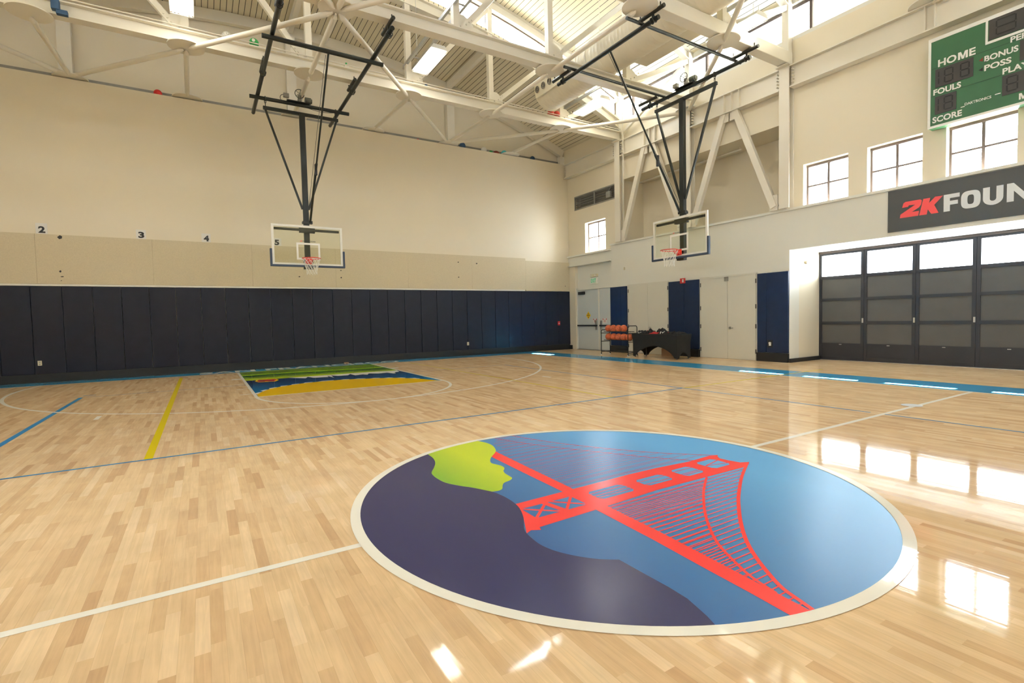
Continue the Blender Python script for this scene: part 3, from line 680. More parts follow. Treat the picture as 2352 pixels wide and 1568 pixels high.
for i in range(3):
    y = 9.45+i*.32
    o = MB().tube(dp(DR+.045, y), dp(DR+.085, y), .105, 28).build('air_outlet', 'duct', d)
    m = MB()
    for r in (.09, .06, .03): m.path([dp(DR+.088, y)+Vector((0, math.cos(k*math.tau/24), 0))*r+Vector((-math.sin(ang), 0, math.cos(ang)))*math.sin(k*math.tau/24)*r for k in range(24)], .009, 6, True)
    m.build('outlet_ring', 'dmetal', o)
box('branch_box', 'duct', (DX-.1, DX+.75, 4.9, 6.9, 7.98, 8.02), d)
# small truss electrics
b = thing('junction_box', 'small blue clamp hanging off the first beam at top left', 'clamp', (-4.9, YA-.15, 7.75))
box('body', 'blueb', (-4.93, -4.80, YA-.26, YA-.13, 7.62, 7.82), b, .01); box('foot', 'blueb', (-4.86, -4.68, YA-.24, YA-.14, 7.55, 7.64), b, .01)

# ================= BASKETS =================
def basket(name, label, T, hang, far, conn, clamps_along, zp, grp='suspended baskets', tb=(-.96, .96), mast_u=0):
    # T(u, v, z): u right across the board, v out towards the court
    t = thing(name, label, 'basketball hoop', T(0, 0, 2.9), grp)
    V = lambda u, v, z: Vector(T(u, v, z))
    zb = .0
    du = V(1, 0, 0)-V(0, 0, 0); dv = V(0, 1, 0)-V(0, 0, 0)
    def B(m, u0, u1, v0, v1, z0, z1, bev=0):
        a, b = V(u0, v0, z0), V(u1, v1, z1)
        return m.box(min(a.x, b.x), max(a.x, b.x), min(a.y, b.y), max(a.y, b.y), z0, z1, bev)
    # board
    g = B(MB(), -.90, .90, -.012, 0, 2.92, 3.97).build('glass_backboard', 'bglass', t)
    m = MB(); B(m, -.915, -.855, -.035, .004, 2.955, 3.92); B(m, .855, .915, -.035, .004, 2.955, 3.92); B(m, -.915, .915, -.035, .004, 2.90, 2.955); B(m, -.915, .915, -.035, .004, 3.92, 3.98)
    m.build('board_frame', 'wframe', t)
    m = MB(); z0 = 3.05; B(m, -.305, -.255, .001, .004, z0+.05, z0+.41); B(m, .255, .305, .001, .004, z0+.05, z0+.41); B(m, -.305, .305, .001, .004, z0+.41, z0+.46); B(m, -.305, .305, .001, .004, z0, z0+.05)
    m.build('target_square', 'wletter', g)
    text('board_lettering', '2K', V(-.21, .003, 3.535), du, (0, 0, 1), .065, .036, 'rletter', g, depth=.002, bold=.03, shear=.2)
    text('board_lettering', 'FOUNDATIONS', V(-.14, .003, 3.535), du, (0, 0, 1), .33, .034, 'ink', g, depth=.002, bold=.02)
    m = MB(); B(m, -.965, .965, -.045, .03, 2.85, 2.905, .012); B(m, -.966, -.911, -.044, .031, 2.87, 3.32, .012); B(m, .911, .966, -.044, .031, 2.87, 3.32, .012)
    m.build('edge_padding', 'bpad', t)
    m = MB(); B(m, -.84, .84, -.10, -.045, 3.84, 3.90); B(m, -.2, .2, -.16, -.05, 3.80, 3.94); B(m, -.12, .12, -.16, -.04, 2.80, 3.1)
    m.build('board_mount', 'steelw', t)
    # rim and net
    c = V(0, .385, 3.048); r = .2286
    rim = MB().path([c+du*r*math.cos(k*math.tau/48)+dv*r*math.sin(k*math.tau/48) for k in range(48)], .011, 8, True).build('rim', 'redr', t, smooth=True)
    m = MB(); B(m, -.09, .09, .003, .02, 2.93, 3.09); B(m, -.055, .055, .02, .17, 3.0, 3.055); m.bar(V(-.07, .02, 2.95), V(-.03, .19, 3.03), .02, .02).bar(V(.07, .02, 2.95), V(.03, .19, 3.03), .02, .02)
    m.build('rim_bracket', 'redr', rim)
    m = MB(); NN = 12
    def np_(k, lev):
        R = [.222, .195, .165, .145, .132, .138][lev]; z = 3.04-[0, .09, .18, .26, .34, .42][lev]; a = (k+.5*(lev % 2))*math.tau/NN
        rr = R*(1+.03*math.sin(k*3.1+lev)); return c+du*rr*math.cos(a)+dv*rr*math.sin(a)+Vector((0, 0, z-3.048))
    for lev in range(5):
        for k in range(NN):
            p = np_(k, lev)
            m.tube(p, np_(k, lev+1), .0045, 5)
            m.tube(p, np_(k-1 if lev % 2 == 0 else k+1, lev+1), .0045, 5)
    m.build('net', 'net', rim)
    # mast and hanger
    vm = -.17; zt = zp-.24
    mast = B(MB(), mast_u-.07, mast_u+.07, vm-.06, vm+.06, 2.82, zt, .008).build('mast', 'steel', t)
    m = MB(); B(m, mast_u-.10, mast_u+.10, vm-.09, vm+.09, 4.06, 4.12); B(m, mast_u+.06, mast_u+.15, vm+.0, vm+.1, 4.05, 4.13); m.build('mast_collar', 'steelw', mast)
    B(MB(), tb[0], tb[1], vm-.035, vm+.035, zt-.04, zt+.04).build('top_bar', 'steel', t)
    for s, e in ((-1, tb[0]+.05), (1, tb[1]-.05)): MB().bar(V(e, vm, zt-.03), V(mast_u+s*.08, vm, 4.45), .05, .05).build('side_strut', 'steel', t)
    MB().tube(V(hang[0], vm, zp), V(hang[1], vm, zp), .048, 16).build('hang_pipe', 'steel', t)
    MB().tube(V(far[0], far[2], zp), V(far[1], far[2], zp), .048, 16).build('far_pipe', 'steel', t)
    for u, v0, v1 in conn:
        MB().tube(V(u, v0, zp+.09 if clamps_along == 'v' else zp+.06), V(u, v1, zp+.09 if clamps_along == 'v' else zp+.06), .048 if clamps_along == 'v' else .035, 16).build('runner_pipe', 'steel', t)
    for e in (tb[0]+.06, tb[1]-.06):
        m = MB()
        for dz in (0, 1): m.path([V(e, vm, zt+.04+.085*dz+.05)+(du if dz else dv)*.022*math.cos(k*math.tau/12)+Vector((0, 0, .055*math.sin(k*math.tau/12))) for k in range(12)], .008, 6, True)
        m.path([V(e, vm, zp)+dv*.058*math.cos(k*math.tau/16)+Vector((0, 0, .058*math.sin(k*math.tau/16))) for k in range(16)], .012, 6, True)
        m.build('shackle', 'steelw', t)
    # clamps to the roof beams
    def clamp(P0, along):
        al = du if along == 'u' else dv
        CZ = min(.24, 7.53-P0.z)
        m = MB(); m.tube(P0-al*.42+Vector((0, 0, CZ)), P0+al*.30+Vector((0, 0, CZ)), .042, 14); m.tube(P0+Vector((0, 0, .02)), P0+Vector((0, 0, CZ)), .028, 10)
        for q in (-.35, .2): m.tube(P0+al*q+Vector((0, 0, CZ)), P0+al*q+Vector((0, 0, CZ+.11)), .014, 8)
        for q in (-.03, .05): m.path([P0+al*q+(dv if along == 'u' else du)*.058*math.cos(a*math.tau/14)+Vector((0, 0, .058*math.sin(a*math.tau/14))) for a in range(14)], .011, 6, True)
        m.build('beam_clamp', 'steelw', t)
    return t, V, du, dv, vm, zp, clamp, mast
T1 = lambda u, v, z: (-.085+u, 11.83-v, z)
t, V, du, dv, vm, zp, clamp, mast = basket('basketball_hoop', 'glass basketball hoop hung over the painted key on the left', T1, (-1.27, 1.27), (-1.27, 1.27, 3.05), [(-1.07, -1.55, 5.3), (1.04, -1.55, 4.45)], 'v', 7.27)
for u in (-1.07, 1.04):
    for v in (11.83-YA, 11.83-YBt): clamp(V(u, v, zp+.06), 'v')
def brace_and_cable(t, V, p, q, mast, far):
    p, q = Vector(p), Vector(q); d = q-p
    b = MB().tube(p, p+d*.68, .022, 10).tube(p+d*.60, q, .030, 10).build('lift_brace', 'steel', t)
    MB().box((p+d*.64).x-.03, (p+d*.64).x+.03, (p+d*.64).y-.03, (p+d*.64).y+.03, (p+d*.64).z-.14, (p+d*.64).z+.14, .01).build('latch', 'black', b)
    MB().tube(p+Vector((-.06, 0, -.05)), q+Vector((-.05, -.02, .25)), .006, 6).build('cable', 'rope', b)
brace_and_cable(t, V, V(.05, 3.05, zp-.04), V(.09, vm+.10, 4.10), mast, None)
def winch(t, V, du, dv, u, vm, zp):
    w0 = MB(); c = V(u, vm, zp+.05)
    def bb(m, u0, u1, v0, v1, z0, z1, bv=.006):
        a, b = V(u0, v0, z0), V(u1, v1, z1); return m.box(min(a.x, b.x), max(a.x, b.x), min(a.y, b.y), max(a.y, b.y), z0, z1, bv)
    base = bb(MB(), u-.32, u+.26, vm-.09, vm+.09, zp+.045, zp+.07).build('winch_base', 'steelw', t)
    bb(MB(), u-.03, u+.05, vm-.05, vm+.05, zp+.07, zp+.25).build('gearbox', 'lv', base)
    m = MB(); cw = V(u, vm+.08, zp+.27)
    m.path([cw+du*.115*math.cos(k*math.tau/28)+Vector((0, 0, .115*math.sin(k*math.tau/28))) for k in range(28)], .011, 6, True)
    for k in range(5): m.tube(cw, cw+du*.115*math.cos(k*math.tau/5)+Vector((0, 0, .115*math.sin(k*math.tau/5))), .007, 6)
    m.build('pulley_wheel', 'motor', base)
    m = MB(); m.tube(V(u+.15, vm-.02, zp+.16), V(u+.30, vm-.02, zp+.16), .085, 18).tube(V(u+.30, vm-.02, zp+.16), V(u+.33, vm-.02, zp+.16), .06, 14); m.build('motor', 'motor', base, smooth=True)
    bb(MB(), u-.40, u-.26, vm-.05, vm+.05, zp+.14, zp+.24).build('control_box', 'lv', base)
    m = MB(); m.path([V(u-.40, vm, zp+.18)+du*(-.08*math.sin(k*math.pi/10))+Vector((0, 0, .09*math.cos(k*math.pi/10)-.07)) for k in range(11)], .007, 6); m.build('cord', 'black', base)
    m = MB(); n = 14; m.path([V(u+.1+.9*k/n, vm+.05, zp-.04-.06*math.sin(k*math.pi/n)) for k in range(n+1)], .007, 6); m.build('power_cord', 'black', base)
    return base
winch(t, V, du, dv, -.05, vm, zp)
T2 = lambda u, v, z: (8.50-v, 6.45-u, z)
t, V, du, dv, vm, zp, clamp, mast = basket('basketball_hoop', 'glass basketball hoop hung in front of the side wall V braces', T2, (-1.45, 2.0), (-1.35, 2.05, 2.98), [(-.62, -.35, 3.35), (1.62, -.35, 3.45)], 'u', 7.37, tb=(-.95, 1.08))
for v in (vm, 2.98):
    for y in (YBt, YC): clamp(V(6.45-y, v, zp), 'u')
brace_and_cable(t, V, V(.62, 2.98, zp-.04), V(-.02, vm+.10, 4.10), mast, None)
winch(t, V, du, dv, .12, vm, zp)

# ================= NORTH WALL THINGS =================
ordn = ['first', 'second', 'third', 'fourth', 'fifth', 'sixth', 'seventh', 'eighth', 'ninth', 'tenth', 'eleventh', 'twelfth', 'thirteenth', 'fourteenth', 'fifteenth', 'sixteenth', 'seventeenth', 'eighteenth', 'nineteenth', 'twentieth', 'twenty-first', 'twenty-second', 'twenty-third', 'twenty-fourth', 'twenty-fifth', 'twenty-sixth', 'twenty-seventh', 'twenty-eighth', 'twenty-ninth', 'thirtieth', 'thirty-first']
pads = []; x = 10.62; k = 0
PW = .594
edges = [-.28+PW*i for i in range(-12, 19)]
edges = [e for e in edges if e < 10.45]+[10.44]
edges = edges[::-1]
def pad_mesh(x0, x1, y0, y1, z0, z1, mat, rnd):
    m = MB().box(x0, x1, y0, y1, z0, z1, bev=.012)
    return m
sp = {2: ' with a red alarm pull station', 9: ' with a small cut-out outlet', 28: ' with an ivory wall outlet'}
for i in range(len(edges)-1):
    b, a = edges[i], edges[i+1]
    if a < -8.4: break
    o = pad_mesh(a+.004, b-.004, 13.745, 13.80, .20, 2.38, 'navy', i).build('wall_pad', 'navy')
    tag(o, 'tall navy wall pad on the long wall, %s from the far corner' % ordn[i], 'wall pad', 'navy pads on the long wall')
# fibre boards
bs = [-10.39, -6.07, -3.72, -1.33, 1.04, 3.45, 5.9, 8.26, 10.46]
lb = ['above the leftmost pads, left of number two', 'with the biggest dark tear, under number two', 'between the signs three and four', 'behind the left basket net', 'just right of the left basket', 'with two small nicks, third from the far corner', 'second from the far corner', 'set lower beside the far corner']
for i in range(8):
    z1 = 3.66 if i < 7 else 3.57
    o = box('fibre_board', 'board', (bs[i]+.0015, bs[i+1]-.0015, 13.745, 13.795, 2.435 if i < 7 else 2.39, z1))
    tag(o, 'speckled tan wall board '+lb[i], 'wall board', 'tan boards above the pads')
holes_ = {1: [(-5.6, 3.60, .05, .05), (-5.63, 2.75, .025, .03), (-5.6, 2.62, .035, .015), (-5.62, 2.52, .012, .01)], 3: [(-.05, 2.75, .03, .018)], 4: [(1.2, 2.98, .02, .02), (1.2, 2.75, .025, .025)], 5: [(5.35, 3.4, .03, .02), (5.35, 2.86, .03, .02)], 6: [(6.1, 3.38, .035, .025)], 7: [(10.2, 2.6, .02, .02)]}
fb = [o for o in COL.objects if o.name.startswith('fibre_board')]
for i, L in holes_.items():
    m = MB()
    for x, z, rw, rh in L: m.prism([(x-rw, 13.744, z), (x-rw*.2, 13.744, z-rh), (x+rw*.8, 13.744, z-rh*.6), (x+rw, 13.744, z+rh*.5), (x+rw*.1, 13.744, z+rh)], (0, .0008, 0))
    m.build('torn_hole', 'ink', fb[i])
# numbers
for n, x0, x1, z0, z1 in (('2', -6.05, -5.83, 3.665, 3.93), ('3', -4.06, -3.84, 3.665, 3.91), ('4', -2.57, -2.35, 3.665, 3.91), ('5', -.75, -.51, 3.66, 3.90)):
    s = box('number_sign', 'paper', (x0, x1, 13.792, 13.798, z0, z1)); tag(s, 'white paper sign numbered %s above the tan boards' % n, 'sign', 'numbered paper signs')
    s.location = (0, 0, 0)
    text('digit', n, (x0+.05, 13.790, z0+.025), (1, 0, 0), (0, 0, 1), .13, .165, 'ink', s, depth=.0015, bold=.045)
# outlets and call box
def outlet(x, z, lab, mat='outlet', y=13.745):
    o = thing('wall_outlet', lab, 'outlet', (x, y, z)); MB().box(x-.04, x+.04, y-.008, y, z-.06, z+.06, .003).build('cover_plate', mat, o)
    m = MB()
    for dz in (-.025, .025): m.box(x-.018, x+.018, y-.010, y-.007, z+dz-.012, z+dz+.012)
    m.build('socket', 'lv', o)
outlet(-6.12, .48, 'ivory outlet low on a pad near the left edge'); outlet(5.66, .43, 'small outlet low on a pad right of the key')
a_ = thing('alarm_pull_station', 'small red alarm pull station on a pad near the far corner', 'fire alarm', (9.82, 13.74, 1.08))
MB().box(9.77, 9.87, 13.70, 13.745, 1.0, 1.16, .005).build('body', 'red', a_); box('handle', 'wletter', (9.785, 9.855, 13.693, 13.70, 1.06, 1.09), a_)
# cream corner pier and its base
struct(box('wall_corner_pier', 'wall', (10.42, 10.56, 13.36, 13.80, 0, 3.4)))
struct(box('baseboard_corner', 'black', (10.38, 10.56, 13.60, 13.82, 0, .16)))
# ================= BALLS UP HIGH =================
def ball(name, x, y, z, r, mat, lab, cat='ball', seam=None):
    b = MB().ball((x, y, z), r, 24, 16).build(name, mat, smooth=True); b.location = (0, 0, 0); tag(b, lab, cat)
    return b
ZT = 7.888
sb = ball('soccer_ball', -1.88, YA+.01, ZT+.108, .108, 'wframe', 'white and black soccer ball on the truss beam, top left')
m = MB()
for th, ph in ((-1.5, .3), (-2.4, .0), (-.7, -.1), (-1.9, -.6), (-1.2, .9), (-2.9, .6), (-.3, .6)):
    n = Vector((math.cos(th)*math.cos(ph), math.sin(th)*math.cos(ph), math.sin(ph))); c = Vector((-1.88, YA+.01, ZT+.108)); tg = n.orthogonal().normalized(); bt_ = n.cross(tg)
    vs = [m.bm.verts.new(c+(n+tg*.34*math.cos(k*math.tau/5)+bt_*.34*math.sin(k*math.tau/5)).normalized()*.1095) for k in range(5)]; m.bm.faces.new(vs)
m.build('dark_panel', 'ink', sb)
g = ball('play_ball', -1.32, YA+.01, ZT+.105, .105, 'greenb', 'bright green ball with white mark on the truss beam'); MB().tube((-1.34, YA-.103, ZT+.12), (-1.34, YA-.085, ZT+.12), .035, 14).build('white_mark', 'wframe', g)
ball('play_ball', 7.36, YA+.01, ZT+.11, .11, 'coral', 'left one of the pair of coral balls on the truss beam'); ball('play_ball', 7.60, YA+.01, ZT+.11, .11, 'coral', 'right one of the pair of coral balls on the truss beam')
ball('play_ball', 9.3, YA+.0, ZT+.07, .07, 'blueb', 'small dark purple ball at the right end of the truss beam')
c = thing('paper_cup', 'small white cup with a green cap on the truss beam', 'cup', (.82, YA, ZT)); MB().box(.76, .88, YA-.06, YA+.04, ZT, ZT+.07, .008).tube((.82, YA, ZT+.07), (.82, YA, ZT+.10), .035, 14).build('cup_body', 'wframe', c); MB().tube((.82, YA, ZT+.10), (.82, YA, ZT+.15), .022, 12).build('cap', 'greenb', c)
ball('play_ball', 3.02, YA+.0, ZT+.035, .05, 'blueb', 'flat dark blue ball on the truss beam beside the strip light')
ZW = 7.572
for x, r, mat, lab, nm in ((-3.42, .10, 'redb', 'red ball on the wall ledge near the second wall plate', 'play_ball'), (2.86, .035, 'lime', 'yellow-green tennis ball on the wall ledge', 'tennis_ball'), (4.05, .05, 'redb', 'small red ball on the wall ledge between wall plates', 'play_ball'), (5.78, .12, 'blueb', 'dark blue ball on the wall ledge just right of a brace end', 'play_ball'), (6.68, .11, 'wframe', 'pale soccer ball on the wall ledge', 'soccer_ball'), (6.98, .07, 'greenb', 'small green ball on the wall ledge beside the brown football', 'play_ball'), (7.56, .115, 'teal', 'turquoise ball on the wall ledge', 'play_ball'), (8.88, .10, 'blueb', 'blue and orange ball on the wall ledge nearest the far corner', 'play_ball')):
    ball(nm, x, 14.02, ZW+r, r, mat, lab)
b = MB().ball((0, 0, 0), .08, 20, 12, sc=(1.55, 1, 1)).build('football', 'maroon', smooth=True); b.location = (7.22, 14.02, ZW+.08); tag(b, 'brown football on the wall ledge left of the turquoise ball', 'football')

# ================= EAST WALL: DOORS =================
YN_ = (0, -1, 0)
def leaf(m, x, y0, y1, z0, z1): return m.box(x-.045, x, min(y0, y1), max(y0, y1), z0, z1, .003)
# exit double door
d1 = MB(); X = 10.55
for y in (13.36, 12.02, 11.22): d1.box(X-.07, X, y-.035, y+.035, 0, 2.46)
d1.box(X-.09, X, 11.21, 13.40, 2.40, 2.47); d1 = struct(d1.build('door_1', 'wallw'))
for y0, y1 in ((13.32, 12.06), (11.98, 11.26)):
    lf = leaf(MB(), X-.005, y0, y1, .02, 2.39).build('door_leaf', 'doorb', d1)
    pb = MB().box(X-.12, X-.085, min(y0, y1)+.03, max(y0, y1)-.03, .94, 1.0, .006).build('push_bar', 'dmetal', lf)
    ye = y1+.1 if y0 > 13 else y0-.1
    MB().box(X-.11, X-.045, ye-.03, ye+.03, .80, 1.16, .006).build('bar_latch', 'chrome', lf)
    if y0 > 13: MB().box(X-.11, X-.05, 13.22, 12.85, 2.22, 2.33, .006).build('door_closer', 'dmetal', lf)
box('threshold', 'chrome', (X-.12, X, 11.25, 13.32, 0, .015), d1)
s = thing('warning_sign', 'yellow diamond sign on the exit door', 'sign', (10.5, 12.66, 1.37))
MB().prism([(10.498, 12.66, 1.22), (10.498, 12.52, 1.37), (10.498, 12.66, 1.53), (10.498, 12.80, 1.37)], (-.003, 0, 0)).build('panel', 'yellow', s)
m = MB()
for dz, ww_ in ((.06, .03), (.0, .08), (-.07, .03)): m.box(10.492, 10.4945, 12.66-ww_, 12.66+ww_, 1.37+dz-.010, 1.37+dz+.010)
m.build('print', 'ink', s)
for yc, l in ((12.26, 'small white notice with red corners above the left push bar'), (11.70, 'small white notice with red corners above the right push bar')):
    s = thing('door_notice', l, 'notice', (10.49, yc, 1.15), 'notices on the exit door'); box('paper', 'paper', (10.494, 10.498, yc-.12, yc+.12, 1.06, 1.24), s)
    m = MB(); m.box(10.491, 10.494, yc+.07, yc+.11, 1.19, 1.235).box(10.491, 10.494, yc-.11, yc-.07, 1.19, 1.235)
    for k in range(3): m.box(10.491, 10.494, yc-.06, yc+.06, 1.17-k*.035, 1.182-k*.035)
    m.build('print', 'red', s)
s = thing('exit_sign', 'white sign with green EXIT lettering above the double door', 'exit sign', (10.5, 12.29, 2.7))
MB().box(10.47, 10.55, 12.10, 12.48, 2.60, 2.85, .006).build('sign_face', 'wframe', s); text('lettering', 'EXIT', (10.469, 12.44, 2.65), YN_, (0, 0, 1), .30, .15, 'exitg', s, depth=.0015, bold=.02)
h = MB().box(10.46, 10.55, 12.10, 12.48, 2.87, 2.98, .006).build('lamp_housing', 'outlet', s); MB().tube((10.45, 12.18, 2.925), (10.46, 12.18, 2.925), .03, 16).tube((10.45, 12.42, 2.925), (10.46, 12.42, 2.925), .03, 16).build('lamp_head', 'wframe', h)
# closet doors
for n, ya, yb in ((2, 10.33, 8.49), (3, 7.25, 5.40)):
    f = MB(); X = 10.4
    f.box(X-.012, X, ya-.02, ya+.02, 0, 2.42).box(X-.012, X, yb-.02, yb+.02, 0, 2.42).box(X-.012, X, yb, ya, 2.39, 2.43); f = struct(f.build('door_%d' % n, 'door'))
    ym = (ya+yb)/2-.02
    for q, (p0, p1) in enumerate(((ya-.025, ym+.003), (ym-.003, yb+.025))):
        lf = MB().box(X-.022, X, p1, p0, .015, 2.385, .002).build('door_leaf', 'door', f)
        yh = p0+.005 if q == 0 else p1-.005
        m = MB()
        for z in (.25, .95, 1.5, 2.2): m.box(X-.035, X-.015, yh-.012, yh+.012, z-.06, z+.06)
        m.build('hinge', 'dmetal', lf)
        if q == 1: hd = MB().tube((X-.022, ym-.08, .90), (X-.035, ym-.08, .90), .035, 18).tube((X-.03, ym-.08, .90), (X-.08, ym-.08, .90), .01, 8).bar((X-.08, ym-.08, .90), (X-.08, ym-.20, .90), .02, .02).build('door_handle', 'chrome', lf)
    if n == 3: box('door_stop_bracket', 'lv', (X-.05, X, ym-.03, ym+.09, 2.26, 2.38), f)
# pads
def epad(y0, y1, lab):
    m = MB().box(10.345, 10.398, min(y0, y1)+.003, max(y0, y1)-.003, .24, 2.385, .012).build('wall_pad', 'navye'); tag(m, lab, 'wall pad', 'navy pads between the closet doors'); return m
epad(11.22, 10.66, 'navy pad beside the exit door, the wider one behind the ball rack'); epad(10.66, 10.37, 'narrow navy pad left of the first closet door')
epad(8.46, 7.83, 'navy pad behind the black table, left one of two'); epad(7.83, 7.28, 'navy pad behind the black table, right one of two')
epad(5.37, 5.10, 'narrow navy pad right of the wide closet doors'); epad(5.10, 4.50, 'wide navy pad at the recess edge with a wall outlet')
for y0, y1 in ((10.37, 11.22), (7.28, 8.46), (4.50, 5.37)): struct(box('baseboard_east', 'black', (10.32, 10.4, y0, y1, 0, .23)))
struct(box('baseboard_recess', 'black', (10.36, 11.84, 4.44, 4.5, 0, .10)))
o = thing('wall_outlet', 'white plug and outlet in the pad beside the recess', 'outlet', (10.34, 4.98, .47)); box('cover_plate', 'ink', (10.335, 10.345, 4.92, 5.06, .38, .58), o); MB().tube((10.30, 4.98, .50), (10.335, 4.98, .50), .03, 12).box(10.31, 10.335, 4.955, 5.005, .43, .52).build('plug', 'wframe', o)
s = thing('fire_strobe', 'red fire alarm strobe above the pads behind the table', 'fire alarm', (10.3, 7.85, 2.38)); MB().box(10.30, 10.345, 7.77, 7.95, 2.30, 2.46, .006).build('body', 'red', s); MB().box(10.28, 10.30, 7.80, 7.85, 2.33, 2.43, .004).build('lens', 'wframe', s)
s = MB().box(10.375, 10.4, 10.48, 10.54, 2.97, 3.07, .004).build('thermostat', 'outlet'); tag(s, 'small ivory wall sensor left of the side basket', 'sensor')
s = MB().tube((11.15, 4.5, 2.63), (11.15, 4.44, 2.63), .04, 16).build('motion_sensor', 'outlet'); tag(s, 'round ivory sensor on the recess side wall', 'sensor')
# louvered vent
v = thing('louver_vent', 'dark louvered vent high on the wall beside the column', 'vent', (10.5, 12.2, 5.66))
box('vent_cavity', 'ink', (10.75, 10.85, 11.0, 13.34, 5.66, 6.14), v)
MB().box(10.44, 10.48, 13.31, 13.36, 5.64, 6.16).box(10.44, 10.48, 10.98, 13.36, 6.12, 6.17).box(10.44, 10.48, 10.98, 13.36, 5.62, 5.67).box(10.44, 10.48, 12.12, 12.17, 5.64, 6.14).build('vent_frame', 'lv', v)
for k in range(5): MB().bar((10.52, 11.0, 5.73+k*.09), (10.52, 13.31, 5.73+k*.09), .09, .008, upv=(.5, 0, .8)).build('louver_blade', 'lv', v)
MB().box(10.38, 10.47, 11.2, 11.42, 5.72, 5.95, .01).tube((10.40, 11.3, 5.95), (10.40, 11.15, 6.1), .015, 8).build('actuator', 'lv', v)
# ================= ROLL DOOR WALL =================
names = ['leftmost dark folding door section, beside the recess side wall', 'second dark folding door section from the left', 'third dark folding door section from the left', 'fourth dark folding door section, at the right edge of view', 'fifth dark folding door section, beyond the right edge']
X = 11.87
for i in range(5):
    y1 = 4.5-i*1.105; y0 = y1-1.10
    t = thing('folding_door_section', names[i], 'folding door', (X, (y0+y1)/2, 0), 'dark folding door sections')
    a, b = y0+.07, y1-.07
    m = MB().box(X-.03, X+.03, y0, a, 0, 2.9).box(X-.03, X+.03, b, y1, 0, 2.9)
    for z0, z1 in ((0, .10), (.40, .46), (.96, 1.04), (1.59, 1.66), (2.18, 2.26), (2.82, 2.92)): m.box(X-.03, X+.03, a, b, z0, z1)
    m.build('door_frame', 'blkfr', t)
    for z0, z1 in ((.46, .96), (1.04, 1.59), (1.66, 2.18)): MB().box(X-.012, X+.012, a, b, z0, z1).build('panel', 'gpanel', t)
    MB().box(X-.02, X+.02, a, b, .10, .40).build('kick_panel', 'blkfr', t)
    MB().box(X-.004, X+.004, a, b, 2.26, 2.82).build('pane', 'glass', t)
    if i < 4: MB().box(X-.04, X-.03, y0+.002, y0+.04, 1.0, 1.12, .003).build('lock_plate', 'chrome', t)
    MB().box(X-.04, X-.03, (y0+y1)/2-.03, (y0+y1)/2+.03, .42, .435).build('label_plate', 'chrome', t)
for i in range(5): struct(box('trim_%d' % (40+i), 'blkfr', (X+.032, X+.05, 4.5-(i+1)*1.105-.03, 4.5-(i+1)*1.105+.035, 0, 2.9)))  # strips added behind the section seams to stop daylight leaking through
struct(box('trim_30', 'bronze', (X-.05, X+.05, -4.5, 4.5, 2.87, 2.93)))
struct(box('trim_31', 'chrome', (X-.09, X+.05, -4.5, 4.5, 0, .012)))
struct(box('wall_recess_back', 'wallw', (X-.02, X+.1, -4.5, 4.5-5*1.105-.005, 0, 2.87)))
# ================= BANNER AND SCOREBOARD =================
b = thing('banner', 'charcoal banner with red 2K and pale FOUNDATIONS lettering', 'banner', (10.38, 0, 3.02))
box('banner_cloth', 'banner', (10.375, 10.395, -2.9, 2.29, 3.02, 3.915), b)
def bpoly(L, mat): MB().prism([(10.371, y, z) for y, z in L], (.004, 0, 0)).build('lettering', mat, b)
bpoly([(2.062, 3.298), (2.052, 3.373), (1.788, 3.537), (1.9, 3.545), (1.915, 3.516), (2.022, 3.512), (1.998, 3.605), (1.96, 3.629), (1.7, 3.628), (1.671, 3.607), (1.683, 3.523), (1.719, 3.467), (1.847, 3.394), (1.716, 3.395), (1.733, 3.295)], 'rletter')
bpoly([(1.715, 3.295), (1.646, 3.626), (1.526, 3.626), (1.547, 3.522), (1.444, 3.63), (1.315, 3.626), (1.459, 3.465), (1.384, 3.292), (1.507, 3.291), (1.566, 3.394), (1.585, 3.293)], 'rletter')
bpoly([(1.302, 3.29), (1.303, 3.630), (1.048, 3.630), (1.048, 3.549), (1.202, 3.549), (1.202, 3.494), (1.074, 3.494), (1.073, 3.416), (1.2, 3.416), (1.2, 3.29)], 'silver')
def oring(yc):
    m = MB(); A, B_ = [], []
    def se(a, rx, rz, p): c_, s_ = math.cos(a), math.sin(a); return (yc+rx*math.copysign(abs(c_)**p, c_), 3.458+rz*math.copysign(abs(s_)**p, s_))
    V_ = [[m.bm.verts.new((x, *se(k*math.tau/48, rx, rz, .62))) for k in range(48)] for rx, rz, x in ((.149, .172, 10.371), (.05, .092, 10.371), (.05, .092, 10.375), (.149, .172, 10.375))]
    for q in range(4):
        for k in range(48): m.bm.faces.new((V_[q][k], V_[q][(k+1) % 48], V_[(q+1) % 4][(k+1) % 48], V_[(q+1) % 4][k]))
    m.build('lettering', 'silver', b)
oring(.876)
UL = [(.692, 3.63), (.592, 3.63)]+[(.545+.047*math.cos(a*math.pi/8), 3.405-.045*math.sin(a*math.pi/8)) for a in range(9)]+[(.497, 3.63), (.398, 3.63)]+[(.545-.147*math.cos(a*math.pi/12), 3.415-.132*math.sin(a*math.pi/12)) for a in range(13)]
bpoly(UL, 'silver')
bpoly([(.350, 3.29), (.350, 3.63), (.257, 3.63), (.115, 3.44), (.115, 3.63), (.018, 3.63), (.018, 3.29), (.108, 3.29), (.253, 3.485), (.253, 3.29)], 'silver')
def bt2(s, y0, y1, mat, z0=3.29, z1=3.63, **k): text('lettering', s, (10.374, y0, z0), YN_, (0, 0, 1), y0-y1, z1-z0, mat, b, depth=.0015, **k)
for ch, y0, y1 in (('D', -.03, -.33), ('A', -.36, -.70), ('T', -.72, -1.0), ('I', -1.05, -1.13), ('O', -1.18, -1.48), ('N', -1.53, -1.83), ('S', -1.87, -2.13)): bt2(ch, y0, y1, 'silver', bold=.05)
